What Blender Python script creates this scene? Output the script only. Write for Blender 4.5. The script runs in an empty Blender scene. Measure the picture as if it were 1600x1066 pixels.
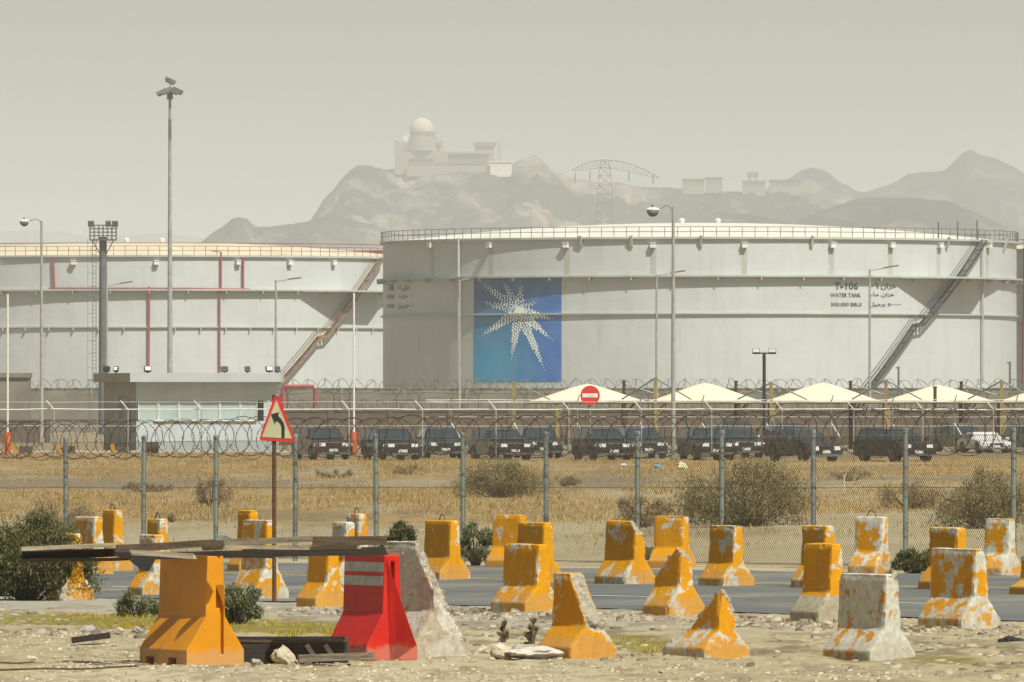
import bpy, bmesh, math, random
import numpy as np
from mathutils import Vector, Matrix, noise as mnoise
R_ = math.radians
random.seed(7)
rng = np.random.default_rng(11)
C = bpy.context.scene.collection
sc = bpy.context.scene

# ------------------------------------------------------------------ camera, world, sun, exposure
F = 14000.0      # focal length in photo pixels (photo is 1600 px wide)
HC = 2.8         # camera height
YH = 630.0       # horizon row
cam_d = bpy.data.cameras.new('camera'); cam = bpy.data.objects.new('camera', cam_d); C.objects.link(cam)
cam.location = (0, 0, HC); cam.rotation_euler = (R_(90), 0, 0)
cam_d.sensor_width = 36.0; cam_d.lens = F / 1600 * 36; cam_d.shift_y = (YH - 533) / 1600
cam_d.clip_start = 1.0; cam_d.clip_end = 40000
sc.camera = cam

SUN_EL, SUN_AZ = 53.0, 34.0       # azimuth: degrees to the right of the direction from scene to camera
world = bpy.data.worlds.new('World'); sc.world = world; world.use_nodes = True
wn = world.node_tree; wn.nodes.clear()
sky = wn.nodes.new('ShaderNodeTexSky'); sky.sky_type = 'NISHITA'; sky.sun_disc = False
sky.sun_elevation = R_(SUN_EL); sky.sun_rotation = R_(180 - SUN_AZ)
sky.air_density = 1.6; sky.dust_density = 4.0; sky.ozone_density = 1.0
hs = wn.nodes.new('ShaderNodeHueSaturation'); hs.inputs['Saturation'].default_value = 0.30
mx = wn.nodes.new('ShaderNodeMix'); mx.data_type = 'RGBA'; mx.blend_type = 'MULTIPLY'; mx.inputs[0].default_value = 1.0
mx.inputs[7].default_value = (0.94, 1.0, 1.0, 1)
bg = wn.nodes.new('ShaderNodeBackground'); bg.inputs[1].default_value = 0.05
wo = wn.nodes.new('ShaderNodeOutputWorld')
wn.links.new(sky.outputs[0], hs.inputs['Color']); wn.links.new(hs.outputs[0], mx.inputs[6])
wn.links.new(mx.outputs[2], bg.inputs[0]); wn.links.new(bg.outputs[0], wo.inputs[0])

az = R_(SUN_AZ); el = R_(SUN_EL)
sun_dir = Vector((math.sin(az) * math.cos(el), -math.cos(az) * math.cos(el), math.sin(el)))   # towards the sun
sd = bpy.data.lights.new('sun', 'SUN'); sd.energy = 5.0; sd.angle = R_(0.6); sd.color = (1.0, 0.985, 0.90)
so = bpy.data.objects.new('sun', sd); C.objects.link(so); so.location = (0, 0, 300)
so.rotation_euler = sun_dir.to_track_quat('Z', 'Y').to_euler()
sc.view_settings.view_transform = 'Standard'; sc.view_settings.look = 'None'
sc.view_settings.gamma = 1.0; sc.view_settings.exposure = 0.12; sc.view_settings.use_curve_mapping = False
sc.cycles.max_bounces = 6; sc.cycles.volume_bounces = 1

# ------------------------------------------------------------------ helpers
def PX(px, D): return (px - 800) / F * D
def PZ(py, D): return HC + (YH - py) / F * D
def P(px, py, D): return Vector((PX(px, D), D, PZ(py, D)))
UN = (0.864, 0.504)          # across the road
UD = (0.504, -0.864)         # along the road

def sstep(a, b, x):
    t = np.clip((np.asarray(x, float) - a) / (b - a), 0, 1); return t * t * (3 - 2 * t)
def gz(x, y):                # large shape of the ground
    x = np.asarray(x, float); y = np.asarray(y, float)
    return -0.25 * np.clip((8.4 - x) / 17.2, 0, 1.3) * sstep(100, 150, y) * (1 - sstep(210, 330, y))
def depth(px, py, it=8):
    D = HC * F / (py - YH)
    for _ in range(it):
        D = (HC - float(gz(PX(px, D), D))) * F / (py - YH)
    return D

def vnoise(p, seed=0):       # value noise, p (n,3)
    p = np.asarray(p, float); i = np.floor(p).astype(np.int64); f = p - i; f = f * f * (3 - 2 * f)
    def h(a, b, c):
        n = (a * 374761393 + b * 668265263 + c * 2147483647 + seed * 974634777) & 0x7fffffff
        n = ((n ^ (n >> 13)) * 1274126177) & 0x7fffffff
        n = ((n ^ (n >> 16)) * 668265263) & 0x7fffffff
        return ((n ^ (n >> 15)) & 0xffff) / 65535.0
    x0, y0, z0 = i[:, 0], i[:, 1], i[:, 2]; fx, fy, fz = f[:, 0], f[:, 1], f[:, 2]
    def l(a, b, t): return a + (b - a) * t
    c00 = l(h(x0, y0, z0), h(x0 + 1, y0, z0), fx); c10 = l(h(x0, y0 + 1, z0), h(x0 + 1, y0 + 1, z0), fx)
    c01 = l(h(x0, y0, z0 + 1), h(x0 + 1, y0, z0 + 1), fx); c11 = l(h(x0, y0 + 1, z0 + 1), h(x0 + 1, y0 + 1, z0 + 1), fx)
    return l(l(c00, c10, fy), l(c01, c11, fy), fz) * 2 - 1
def fbm(p, octs=4, seed=0, gain=0.5):
    s = 0; a = 1.0; t = 0; p = np.asarray(p, float)
    for k in range(octs):
        s = s + a * vnoise(p * (2.03 ** k) + 17.3 * k, seed + k); t += a; a *= gain
    return s / t

class MB:
    def __init__(s): s.v = []; s.f = []; s.m = []
    def face(s, pts, m=0):
        b = len(s.v); s.v += [tuple(p) for p in pts]; s.f.append(tuple(range(b, b + len(pts)))); s.m.append(m)
    def box(s, x0, x1, y0, y1, z0, z1, M=None, m=0):
        b = len(s.v)
        c = [(x0, y0, z0), (x1, y0, z0), (x1, y1, z0), (x0, y1, z0), (x0, y0, z1), (x1, y0, z1), (x1, y1, z1), (x0, y1, z1)]
        if M is not None: c = [tuple(M @ Vector(q)) for q in c]
        s.v += c
        for f in ((0, 3, 2, 1), (4, 5, 6, 7), (0, 1, 5, 4), (1, 2, 6, 5), (2, 3, 7, 6), (3, 0, 4, 7)):
            s.f.append(tuple(b + i for i in f)); s.m.append(m)
        return s
    def bar(s, a, b_, w, h=None, m=0, up=(0, 0, 1)):
        a = Vector(a); b_ = Vector(b_); d = (b_ - a); L = d.length
        if L < 1e-6: return s
        d /= L; u = Vector(up)
        if abs(d.dot(u)) > 0.98: u = Vector((0, 1, 0))
        sx = d.cross(u).normalized(); sz = sx.cross(d)
        h = h or w
        M = Matrix(((sx.x, d.x, sz.x, a.x), (sx.y, d.y, sz.y, a.y), (sx.z, d.z, sz.z, a.z), (0, 0, 0, 1)))
        return s.box(-w / 2, w / 2, 0, L, -h / 2, h / 2, M, m)
    def tube(s, pts, r, n=8, m=0, cap=True):
        pts = [Vector(p) for p in pts]; rs = r if hasattr(r, '__len__') else [r] * len(pts)
        b = len(s.v); k = len(pts)
        for i, p in enumerate(pts):
            d = (pts[min(i + 1, k - 1)] - pts[max(i - 1, 0)]).normalized()
            u = Vector((0, 0, 1)) if abs(d.z) < 0.95 else Vector((0, 1, 0))
            sx = d.cross(u).normalized(); sz = sx.cross(d)
            for j in range(n):
                a = 2 * math.pi * j / n
                s.v.append(tuple(p + (sx * math.cos(a) + sz * math.sin(a)) * rs[i]))
        for i in range(k - 1):
            for j in range(n):
                j2 = (j + 1) % n
                s.f.append((b + i * n + j, b + i * n + j2, b + (i + 1) * n + j2, b + (i + 1) * n + j)); s.m.append(m)
        if cap and n > 2:
            s.f.append(tuple(b + j for j in reversed(range(n)))); s.m.append(m)
            s.f.append(tuple(b + (k - 1) * n + j for j in range(n))); s.m.append(m)
        return s
    def prism(s, poly, y0, y1, m=0):       # polygon in xz extruded in y
        n = len(poly); b = len(s.v)
        s.v += [(x, y0, z) for x, z in poly] + [(x, y1, z) for x, z in poly]
        s.f.append(tuple(b + i for i in range(n))); s.m.append(m)
        s.f.append(tuple(b + n + i for i in reversed(range(n)))); s.m.append(m)
        for i in range(n):
            j = (i + 1) % n
            s.f.append((b + j, b + i, b + n + i, b + n + j)); s.m.append(m)
        return s
    def mesh(s, name, mats, smooth=False):
        me = bpy.data.meshes.new(name); me.from_pydata(s.v, [], s.f)
        for q in (mats if isinstance(mats, (list, tuple)) else [mats]): me.materials.append(q)
        if any(s.m): me.polygons.foreach_set('material_index', s.m)
        if smooth: me.polygons.foreach_set('use_smooth', [True] * len(me.polygons)); me.set_sharp_from_angle(angle=R_(38))
        me.update(); return me
    def build(s, name, mats, parent=None, smooth=False, recalc=False):
        me = s.mesh(name, mats, smooth)
        if recalc:
            bm = bmesh.new(); bm.from_mesh(me); bmesh.ops.recalc_face_normals(bm, faces=bm.faces); bm.to_mesh(me); bm.free()
        return link(name, me, parent)

def link(name, me, parent=None, loc=None, rz=None):
    o = bpy.data.objects.new(name, me); C.objects.link(o)
    if parent is not None: o.parent = parent
    if loc is not None: o.location = loc
    if rz is not None: o.rotation_euler = (0, 0, rz)
    return o
def tag(o, label, cat, group=None, kind=None):
    o['label'] = label; o['category'] = cat
    if group: o['group'] = group
    if kind: o['kind'] = kind
    return o
def thing(name, label, cat, loc=(0, 0, 0), rz=0.0, group=None):
    o = bpy.data.objects.new(name, None); C.objects.link(o); o.location = loc; o.rotation_euler = (0, 0, rz)
    o.empty_display_size = 0.2
    return tag(o, label, cat, group)
def np_mesh(name, V, Fq, mats, smooth=False):
    V = np.asarray(V, np.float32); Fq = np.asarray(Fq, np.int32); k = Fq.shape[1]
    me = bpy.data.meshes.new(name)
    me.vertices.add(len(V)); me.vertices.foreach_set('co', V.ravel())
    me.loops.add(Fq.size); me.loops.foreach_set('vertex_index', Fq.ravel())
    me.polygons.add(len(Fq)); me.polygons.foreach_set('loop_start', np.arange(0, Fq.size, k, dtype=np.int32))
    if smooth: me.polygons.foreach_set('use_smooth', np.ones(len(Fq), bool))
    for q in (mats if isinstance(mats, (list, tuple)) else [mats]): me.materials.append(q)
    me.update(calc_edges=True); me.validate(); return me

# ------------------------------------------------------------------ materials
MATS = {}
def nodes(name):
    m = bpy.data.materials.new(name); m.use_nodes = True; nt = m.node_tree; nt.nodes.clear()
    out = nt.nodes.new('ShaderNodeOutputMaterial'); b = nt.nodes.new('ShaderNodeBsdfPrincipled')
    nt.links.new(b.outputs[0], out.inputs[0]); MATS[name] = m
    return m, nt, b
def ntex(nt, scale, detail=4, rough=0.55, coord='Object', stretch=None, dist=0.0):
    tc = nt.nodes.new('ShaderNodeTexCoord'); n = nt.nodes.new('ShaderNodeTexNoise')
    n.inputs['Scale'].default_value = scale; n.inputs['Detail'].default_value = detail; n.inputs['Roughness'].default_value = rough
    n.inputs['Distortion'].default_value = dist
    if stretch:
        mp = nt.nodes.new('ShaderNodeMapping'); mp.inputs['Scale'].default_value = stretch
        nt.links.new(tc.outputs[coord], mp.inputs[0]); nt.links.new(mp.outputs[0], n.inputs['Vector'])
    else: nt.links.new(tc.outputs[coord], n.inputs['Vector'])
    return n
def ramp(nt, src, stops):
    r = nt.nodes.new('ShaderNodeValToRGB'); el_ = r.color_ramp.elements
    while len(el_) < len(stops): el_.new(0.5)
    for e, (p, c) in zip(el_, stops):
        e.position = p; e.color = (c[0], c[1], c[2], 1) if hasattr(c, '__len__') else (c, c, c, 1)
    nt.links.new(src, r.inputs[0]); return r
def mixc(nt, fac, a, b, mode='MIX'):
    x = nt.nodes.new('ShaderNodeMix'); x.data_type = 'RGBA'; x.blend_type = mode
    for i, s in ((0, fac), (6, a), (7, b)):
        if hasattr(s, 'is_output') or isinstance(s, bpy.types.NodeSocket): nt.links.new(s, x.inputs[i])
        elif i == 0: x.inputs[0].default_value = s
        else: x.inputs[i].default_value = (s[0], s[1], s[2], 1)
    return x.outputs[2]
def bump(nt, b, src, strength=0.4, dist=0.02):
    k = nt.nodes.new('ShaderNodeBump'); k.inputs['Strength'].default_value = strength; k.inputs['Distance'].default_value = dist
    nt.links.new(src, k.inputs['Height']); nt.links.new(k.outputs[0], b.inputs['Normal'])
def mat(name, c1, c2=None, scale=3.0, rough=0.7, metal=0.0, bmp=0.0, bd=0.02, bscale=None, stretch=None, lo=0.35, hi=0.65, spec=None, coord='Object'):
    if name in MATS: return MATS[name]
    m, nt, b = nodes(name); b.inputs['Roughness'].default_value = rough; b.inputs['Metallic'].default_value = metal
    if spec is not None: b.inputs['Specular IOR Level'].default_value = spec
    c2 = c2 or tuple(x * 0.8 for x in c1)
    n = ntex(nt, scale, stretch=stretch, coord=coord); r = ramp(nt, n.outputs[0], [(lo, c1), (hi, c2)])
    nt.links.new(r.outputs[0], b.inputs['Base Color'])
    if bmp:
        n2 = ntex(nt, bscale or scale * 6, 5, coord=coord); bump(nt, b, n2.outputs[0], bmp, bd)
    return m
def paint_concrete(name, paint, paint2, white_lo, bare_lo, scale=5.0, paint_dirt=0.35, zsplit=None):
    m, nt, b = nodes(name); b.inputs["Specular IOR Level"].default_value = 0.1; b.inputs['Roughness'].default_value = 0.75
    oi = nt.nodes.new('ShaderNodeObjectInfo')
    tc = nt.nodes.new('ShaderNodeTexCoord'); ad = nt.nodes.new('ShaderNodeVectorMath'); ad.operation = 'ADD'
    sc_ = nt.nodes.new('ShaderNodeVectorMath'); sc_.operation = 'SCALE'; sc_.inputs['Scale'].default_value = 40
    cv = nt.nodes.new('ShaderNodeCombineXYZ')
    for i in range(3): nt.links.new(oi.outputs['Random'], cv.inputs[i])
    nt.links.new(cv.outputs[0], sc_.inputs[0]); nt.links.new(tc.outputs['Object'], ad.inputs[0]); nt.links.new(sc_.outputs[0], ad.inputs[1])
    def nz(s, d, r=0.6, di=0.0):
        n = nt.nodes.new('ShaderNodeTexNoise'); n.inputs['Scale'].default_value = s; n.inputs['Detail'].default_value = d
        n.inputs['Roughness'].default_value = r; n.inputs['Distortion'].default_value = di
        nt.links.new(ad.outputs[0], n.inputs['Vector']); return n.outputs[0]
    big = nz(scale * 0.45, 2); med = nz(scale, 7, 0.68, 0.6); fine = nz(60, 4)
    mul = nt.nodes.new('ShaderNodeMath'); mul.operation = 'MULTIPLY_ADD'
    nt.links.new(big, mul.inputs[0]); mul.inputs[1].default_value = 0.75; nt.links.new(med, mul.inputs[2])
    dv = nt.nodes.new('ShaderNodeMath'); dv.operation = 'MULTIPLY'; nt.links.new(mul.outputs[0], dv.inputs[0]); dv.inputs[1].default_value = 0.57
    wa = nt.nodes.new('ShaderNodeAttribute'); wa.attribute_name = 'wear'
    w2_ = nt.nodes.new('ShaderNodeMath'); w2_.operation = 'MULTIPLY_ADD'; nt.links.new(wa.outputs['Fac'], w2_.inputs[0]); w2_.inputs[1].default_value = 0.05; nt.links.new(dv.outputs[0], w2_.inputs[2])
    fn = nt.nodes.new('ShaderNodeMath'); fn.operation = 'MULTIPLY_ADD'; nt.links.new(nz(34, 6, 0.75), fn.inputs[0]); fn.inputs[1].default_value = 0.10; nt.links.new(w2_.outputs[0], fn.inputs[2])
    f2 = nt.nodes.new('ShaderNodeMath'); f2.operation = 'SUBTRACT'; nt.links.new(fn.outputs[0], f2.inputs[0]); f2.inputs[1].default_value = 0.05; dv = f2
    conc = ramp(nt, nz(9, 6), [(0.3, (0.28, 0.24, 0.17)), (0.7, (0.50, 0.45, 0.33))]).outputs[0]
    wht = ramp(nt, nz(14, 5), [(0.3, (0.40, 0.375, 0.30)), (0.7, (0.66, 0.63, 0.53))]).outputs[0]
    pnt = ramp(nt, nz(3, 6), [(0.32, paint), (0.72, paint2)]).outputs[0]
    dirt = ramp(nt, nz(22, 6, 0.7), [(0.55, 0.0), (0.8, 1.0)]).outputs[0]
    dm = nt.nodes.new('ShaderNodeMath'); dm.operation = 'MULTIPLY'; nt.links.new(dirt, dm.inputs[0]); dm.inputs[1].default_value = paint_dirt
    pnt = mixc(nt, dm.outputs[0], pnt, (0.26, 0.17, 0.06))
    wm = ramp(nt, dv.outputs[0], [(white_lo, 0.0), (white_lo + 0.012, 1.0)]).outputs[0]
    bm_ = ramp(nt, dv.outputs[0], [(bare_lo, 0.0), (bare_lo + 0.02, 1.0)]).outputs[0]
    c = mixc(nt, wm, pnt, wht); c = mixc(nt, bm_, c, conc)
    if zsplit:
        s0 = nt.nodes.new('ShaderNodeSeparateXYZ'); nt.links.new(tc.outputs['Object'], s0.inputs[0]); zs = nt.nodes.new('ShaderNodeMath'); zs.operation = 'MULTIPLY_ADD'
        nt.links.new(med, zs.inputs[0]); zs.inputs[1].default_value = 0.16; nt.links.new(s0.outputs[2], zs.inputs[2]); c = mixc(nt, ramp(nt, zs.outputs[0], [(zsplit + .07, 1.0), (zsplit + .09, 0.0)]).outputs[0], c, conc)
    # dust and splash staining low down on the block, and runs down its faces
    sx = nt.nodes.new('ShaderNodeSeparateXYZ'); nt.links.new(tc.outputs['Object'], sx.inputs[0])
    dz = nt.nodes.new('ShaderNodeMath'); dz.operation = 'MULTIPLY_ADD'; nt.links.new(nz(7, 5), dz.inputs[0]); dz.inputs[1].default_value = -0.42; nt.links.new(sx.outputs[2], dz.inputs[2])
    dust = ramp(nt, dz.outputs[0], [(0.0, 0.30), (0.07, 0.0)]).outputs[0]; c = mixc(nt, dust, c, (0.33, 0.265, 0.17))
    mp = nt.nodes.new('ShaderNodeMapping'); mp.inputs['Scale'].default_value = (9, 9, 0.9); nt.links.new(ad.outputs[0], mp.inputs[0])
    rn = nt.nodes.new('ShaderNodeTexNoise'); rn.inputs['Scale'].default_value = 1.6; rn.inputs['Detail'].default_value = 6; nt.links.new(mp.outputs[0], rn.inputs['Vector'])
    c = mixc(nt, ramp(nt, rn.outputs[0], [(0.5, 0.0), (0.8, 0.22)]).outputs[0], c, (0.18, 0.125, 0.06))
    nt.links.new(c, b.inputs['Base Color'])
    hh = mixc(nt, 0.5, med, fine)
    bump(nt, b, hh, 0.35, 0.012)
    return m
YEL, YEL2 = (0.66, 0.295, 0.005), (0.56, 0.235, 0.005)
m_yA = paint_concrete('yellow_paint_sound', YEL, YEL2, 0.585, 0.65)
m_yB = paint_concrete('yellow_paint_chipped', YEL, YEL2, 0.550, 0.62)
m_yT = paint_concrete('yellow_paint_upper_half', YEL, YEL2, 0.56, 0.63, zsplit=.34)
m_yC = paint_concrete('yellow_paint_worn', YEL, YEL2, 0.505, 0.60)
m_yD = paint_concrete('yellow_paint_remnants', (0.55, 0.25, 0.03), (0.45, 0.2, 0.03), 0.455, 0.66)
m_wh = paint_concrete('white_paint_peeling', (0.56, 0.29, 0.05), (0.5, 0.24, 0.03), 0.40, 0.56, 4.0)
m_raw = mat('broken_concrete', (0.48, 0.42, 0.31), (0.30, 0.26, 0.19), 16, 0.95, bmp=1.0, bd=0.05, bscale=26)
m_conc = mat('grey_concrete', (0.40, 0.385, 0.335), (0.27, 0.255, 0.22), 5, 0.9, bmp=0.6, bd=0.02, bscale=30)
def plastic_mat(name, c1, c2):
    m, nt, b = nodes(name); b.inputs['Roughness'].default_value = 0.5; b.inputs['Specular IOR Level'].default_value = 0.3
    c = ramp(nt, ntex(nt, 2.2, 5).outputs[0], [(0.35, c1), (0.65, c2)]).outputs[0]
    c = mixc(nt, ramp(nt, ntex(nt, 3.0, 8, 0.75, stretch=(3, 3, .8)).outputs[0], [(0.52, 0.0), (0.75, 0.2)]).outputs[0], c, (0.25, 0.17, 0.09))
    c = mixc(nt, ramp(nt, ntex(nt, 26, 6, 0.8).outputs[0], [(0.60, 0.0), (0.66, 0.5)]).outputs[0], c, tuple(x * .45 for x in c1))
    tc = nt.nodes.new('ShaderNodeTexCoord'); sx = nt.nodes.new('ShaderNodeSeparateXYZ'); nt.links.new(tc.outputs['Object'], sx.inputs[0])
    dz = nt.nodes.new('ShaderNodeMath'); dz.operation = 'MULTIPLY_ADD'; nt.links.new(ntex(nt, 5, 5).outputs[0], dz.inputs[0]); dz.inputs[1].default_value = -0.28; nt.links.new(sx.outputs[2], dz.inputs[2])
    c = mixc(nt, ramp(nt, dz.outputs[0], [(0.0, 0.35), (0.05, 0.0)]).outputs[0], c, (0.40, 0.33, 0.22))
    nt.links.new(c, b.inputs['Base Color']); bump(nt, b, ntex(nt, 8, 4).outputs[0], 0.15, 0.02); return m
m_plY = plastic_mat('yellow_plastic_scuffed', (0.66, 0.262, 0.004), (0.56, 0.215, 0.004)); m_plR = plastic_mat('red_plastic_scuffed', (0.58, 0.014, 0.006), (0.46, 0.012, 0.006))
_ = mat('yellow_plastic', (0.68, 0.275, 0.004), (0.60, 0.235, 0.004), 2.2, 0.5, spec=0.3, bmp=0.08, bscale=30)
_ = mat('red_plastic', (0.60, 0.014, 0.006), (0.50, 0.012, 0.006), 2.2, 0.5, spec=0.3, bmp=0.08, bscale=30)
m_refl = mat('grey_reflective_tape', (0.45, 0.45, 0.42), (0.30, 0.30, 0.27), 9, 0.5)
m_black = mat('black_plastic', (0.012, 0.012, 0.012), (0.02, 0.02, 0.02), 4, 0.5)
m_galv = mat('galvanised_steel', (0.27, 0.285, 0.27), (0.15, 0.155, 0.14), 9, 0.55, 0.35)
m_galvG = mat('green_tinged_steel', (0.20, 0.25, 0.22), (0.20, 0.19, 0.16), 7, 0.6, 0.2)
m_wire = mat('fence_wire', (0.30, 0.26, 0.17), (0.16, 0.135, 0.085), 5, 0.6, 0.3)
m_rust = mat('rusty_steel', (0.13, 0.055, 0.02), (0.07, 0.03, 0.012), 12, 0.85, bmp=0.3)
m_rustw = mat('rusty_wire', (0.085, 0.036, 0.018), (0.04, 0.022, 0.014), 2, 0.8)
m_pole = mat('weathered_lamp_pole', (0.36, 0.36, 0.33), (0.26, 0.26, 0.235), 2, 0.6)
m_poleD = mat('dark_grey_steel', (0.13, 0.14, 0.14), (0.09, 0.095, 0.095), 2, 0.6)
m_wpole = mat('white_painted_steel', (0.72, 0.71, 0.66), (0.6, 0.59, 0.53), 5, 0.6)
m_red = mat('red_painted_pipe', (0.36, 0.060, 0.065), (0.27, 0.05, 0.05), 3, 0.6)
m_rustst = mat('rust_orange_steel', (0.30, 0.17, 0.085), (0.17, 0.11, 0.07), 3, 0.8)
m_roof = mat('tank_roof_white', (0.70, 0.69, 0.60), (0.62, 0.60, 0.50), 0.3, 0.6)
m_roofC = mat('tank_roof_cream', (0.66, 0.585, 0.42), (0.56, 0.48, 0.33), 0.25, 0.7)
m_lite = mat('vent_white', (0.8, 0.79, 0.74), (0.7, 0.68, 0.6), 1, 0.5)
m_stain = mat('streak_stain', (0.42, 0.42, 0.37), (0.37, 0.365, 0.32), 0.6, 0.8)
m_text = mat('black_lettering', (0.04, 0.045, 0.05), (0.07, 0.075, 0.08), 2, 0.7)
m_dot = mat('white_emblem_paint', (0.85, 0.88, 0.82), (0.78, 0.8, 0.74), 1, 0.6)
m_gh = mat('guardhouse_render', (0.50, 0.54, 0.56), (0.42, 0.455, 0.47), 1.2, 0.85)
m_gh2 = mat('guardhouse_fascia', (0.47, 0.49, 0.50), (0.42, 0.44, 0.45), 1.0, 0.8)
m_dim = mat('guardhouse_shaded_wall', (0.30, 0.28, 0.24), (0.25, 0.23, 0.20), 1.0, 0.85)  # darker tone puts the shade of left side and interior into the colour
m_glass = mat('tinted_window_glass', (0.42, 0.50, 0.48), (0.36, 0.44, 0.42), 1, 0.12, spec=0.8)
m_dglass = mat('dark_window_glass', (0.03, 0.035, 0.035), (0.02, 0.022, 0.022), 1, 0.1)
m_fab = mat('cream_canopy_fabric', (0.74, 0.66, 0.48), (0.66, 0.58, 0.41), 0.6, 0.8)
m_wallb = mat('brown_block_wall', (0.13, 0.098, 0.065), (0.085, 0.062, 0.042), 0.5, 0.95)
m_wallg = mat('grey_block_wall', (0.215, 0.195, 0.15), (0.14, 0.122, 0.092), 0.35, 0.95)
m_brown = mat('brown_painted_post', (0.07, 0.035, 0.02), (0.05, 0.025, 0.015), 2, 0.8)
m_olive = mat('olive_painted_post', (0.26, 0.20, 0.06), (0.19, 0.15, 0.05), 2, 0.8)
m_hb = mat('hilltop_building', (0.30, 0.255, 0.19), (0.25, 0.21, 0.155), 0.1, 0.9)
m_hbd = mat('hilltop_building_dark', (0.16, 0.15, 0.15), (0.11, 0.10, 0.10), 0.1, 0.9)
m_hbw = mat('hilltop_building_white', (0.72, 0.66, 0.54), (0.66, 0.6, 0.48), 0.1, 0.9)
m_dome = mat('radome_shell', (0.55, 0.46, 0.36), (0.50, 0.42, 0.33), 0.1, 0.8)
m_orange = mat('orange_plastic', (0.60, 0.11, 0.012), (0.5, 0.09, 0.012), 3, 0.6)
m_signr = mat('sign_red', (0.60, 0.028, 0.018), (0.52, 0.022, 0.02), 6, 0.45)
m_signc = mat('sign_cream', (0.48, 0.45, 0.26), (0.42, 0.39, 0.22), 6, 0.5)
m_signw = mat('sign_white', (0.75, 0.72, 0.68), (0.7, 0.66, 0.62), 6, 0.5)
m_stone = mat('pale_stone', (0.58, 0.50, 0.36), (0.42, 0.35, 0.24), 9, 0.95, bmp=0.8, bscale=24)
m_stoneg = mat('grey_stone', (0.40, 0.37, 0.30), (0.26, 0.24, 0.19), 9, 0.95, bmp=0.8, bscale=24)
m_sack = mat('dusty_white_sack', (0.62, 0.56, 0.48), (0.50, 0.45, 0.38), 6, 0.95, bmp=0.5, bscale=20)
m_wood1 = mat('weathered_grey_timber', (0.24, 0.19, 0.13), (0.11, 0.085, 0.055), 5, 0.9, bmp=0.5, stretch=(0.6, 8, 8))
m_wood2 = mat('dark_stained_timber', (0.04, 0.028, 0.02), (0.018, 0.013, 0.01), 5, 0.9, bmp=0.5, stretch=(0.6, 8, 8))
m_wood3 = mat('bleached_timber', (0.42, 0.35, 0.24), (0.22, 0.175, 0.12), 5, 0.9, bmp=0.5, stretch=(0.6, 8, 8))
m_wood4 = mat('brown_timber', (0.12, 0.078, 0.045), (0.055, 0.036, 0.022), 5, 0.9, bmp=0.5, stretch=(0.6, 8, 8))
m_bedge = mat('blue_bag_film', (0.10, 0.33, 0.62), (0.3, 0.5, 0.7), 6, 0.5)
m_ybag = mat('yellow_bag_film', (0.62, 0.60, 0.12), (0.75, 0.75, 0.6), 8, 0.5)
m_wbag = mat('white_bag_film', (0.75, 0.73, 0.68), (0.6, 0.58, 0.5), 6, 0.5)
m_glint_lens = mat('lamp_lens_glint', (0.9, 0.9, 0.88), (0.8, 0.8, 0.78), 3, 0.12, 0.0)  # non-metal white, so the headlight glint sits in the base colour
m_plate = mat('number_plate_white', (0.75, 0.74, 0.70), (0.6, 0.58, 0.55), 12, 0.5)
m_tyre = mat('tyre_rubber', (0.015, 0.014, 0.013), (0.022, 0.02, 0.018), 6, 0.9)
m_rim = mat('wheel_rim', (0.16, 0.15, 0.14), (0.1, 0.1, 0.095), 6, 0.5, 0.5)
m_kerb = mat('pale_kerb_stone', (0.66, 0.63, 0.54), (0.55, 0.52, 0.44), 1.5, 0.9)

def leaf_mat(name, c1, c2, c3):
    m, nt, b = nodes(name); b.inputs['Roughness'].default_value = 0.75
    g = nt.nodes.new('ShaderNodeNewGeometry')
    r = ramp(nt, g.outputs['Random Per Island'], [(0.0, c1), (0.5, c2), (1.0, c3)])
    nt.links.new(r.outputs[0], b.inputs['Base Color'])
    b.inputs['Specular IOR Level'].default_value = 0.2
    return m
m_lfG = leaf_mat('shrub_green', (0.040, 0.050, 0.014), (0.070, 0.074, 0.022), (0.20, 0.165, 0.055))
m_lfD = leaf_mat('shrub_dusty', (0.12, 0.105, 0.042), (0.24, 0.195, 0.085), (0.42, 0.33, 0.16))
m_lfB = leaf_mat('shrub_dry_brown', (0.16, 0.11, 0.055), (0.29, 0.205, 0.10), (0.45, 0.34, 0.18))
m_lfS = leaf_mat('sage_leaves', (0.10, 0.115, 0.05), (0.16, 0.17, 0.08), (0.26, 0.25, 0.14))
m_gold = leaf_mat('dry_grass_blades', (0.28, 0.175, 0.055), (0.47, 0.31, 0.11), (0.62, 0.46, 0.22))
m_ggrn = leaf_mat('olive_grass_blades', (0.22, 0.19, 0.012), (0.38, 0.30, 0.02), (0.46, 0.33, 0.05))

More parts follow.
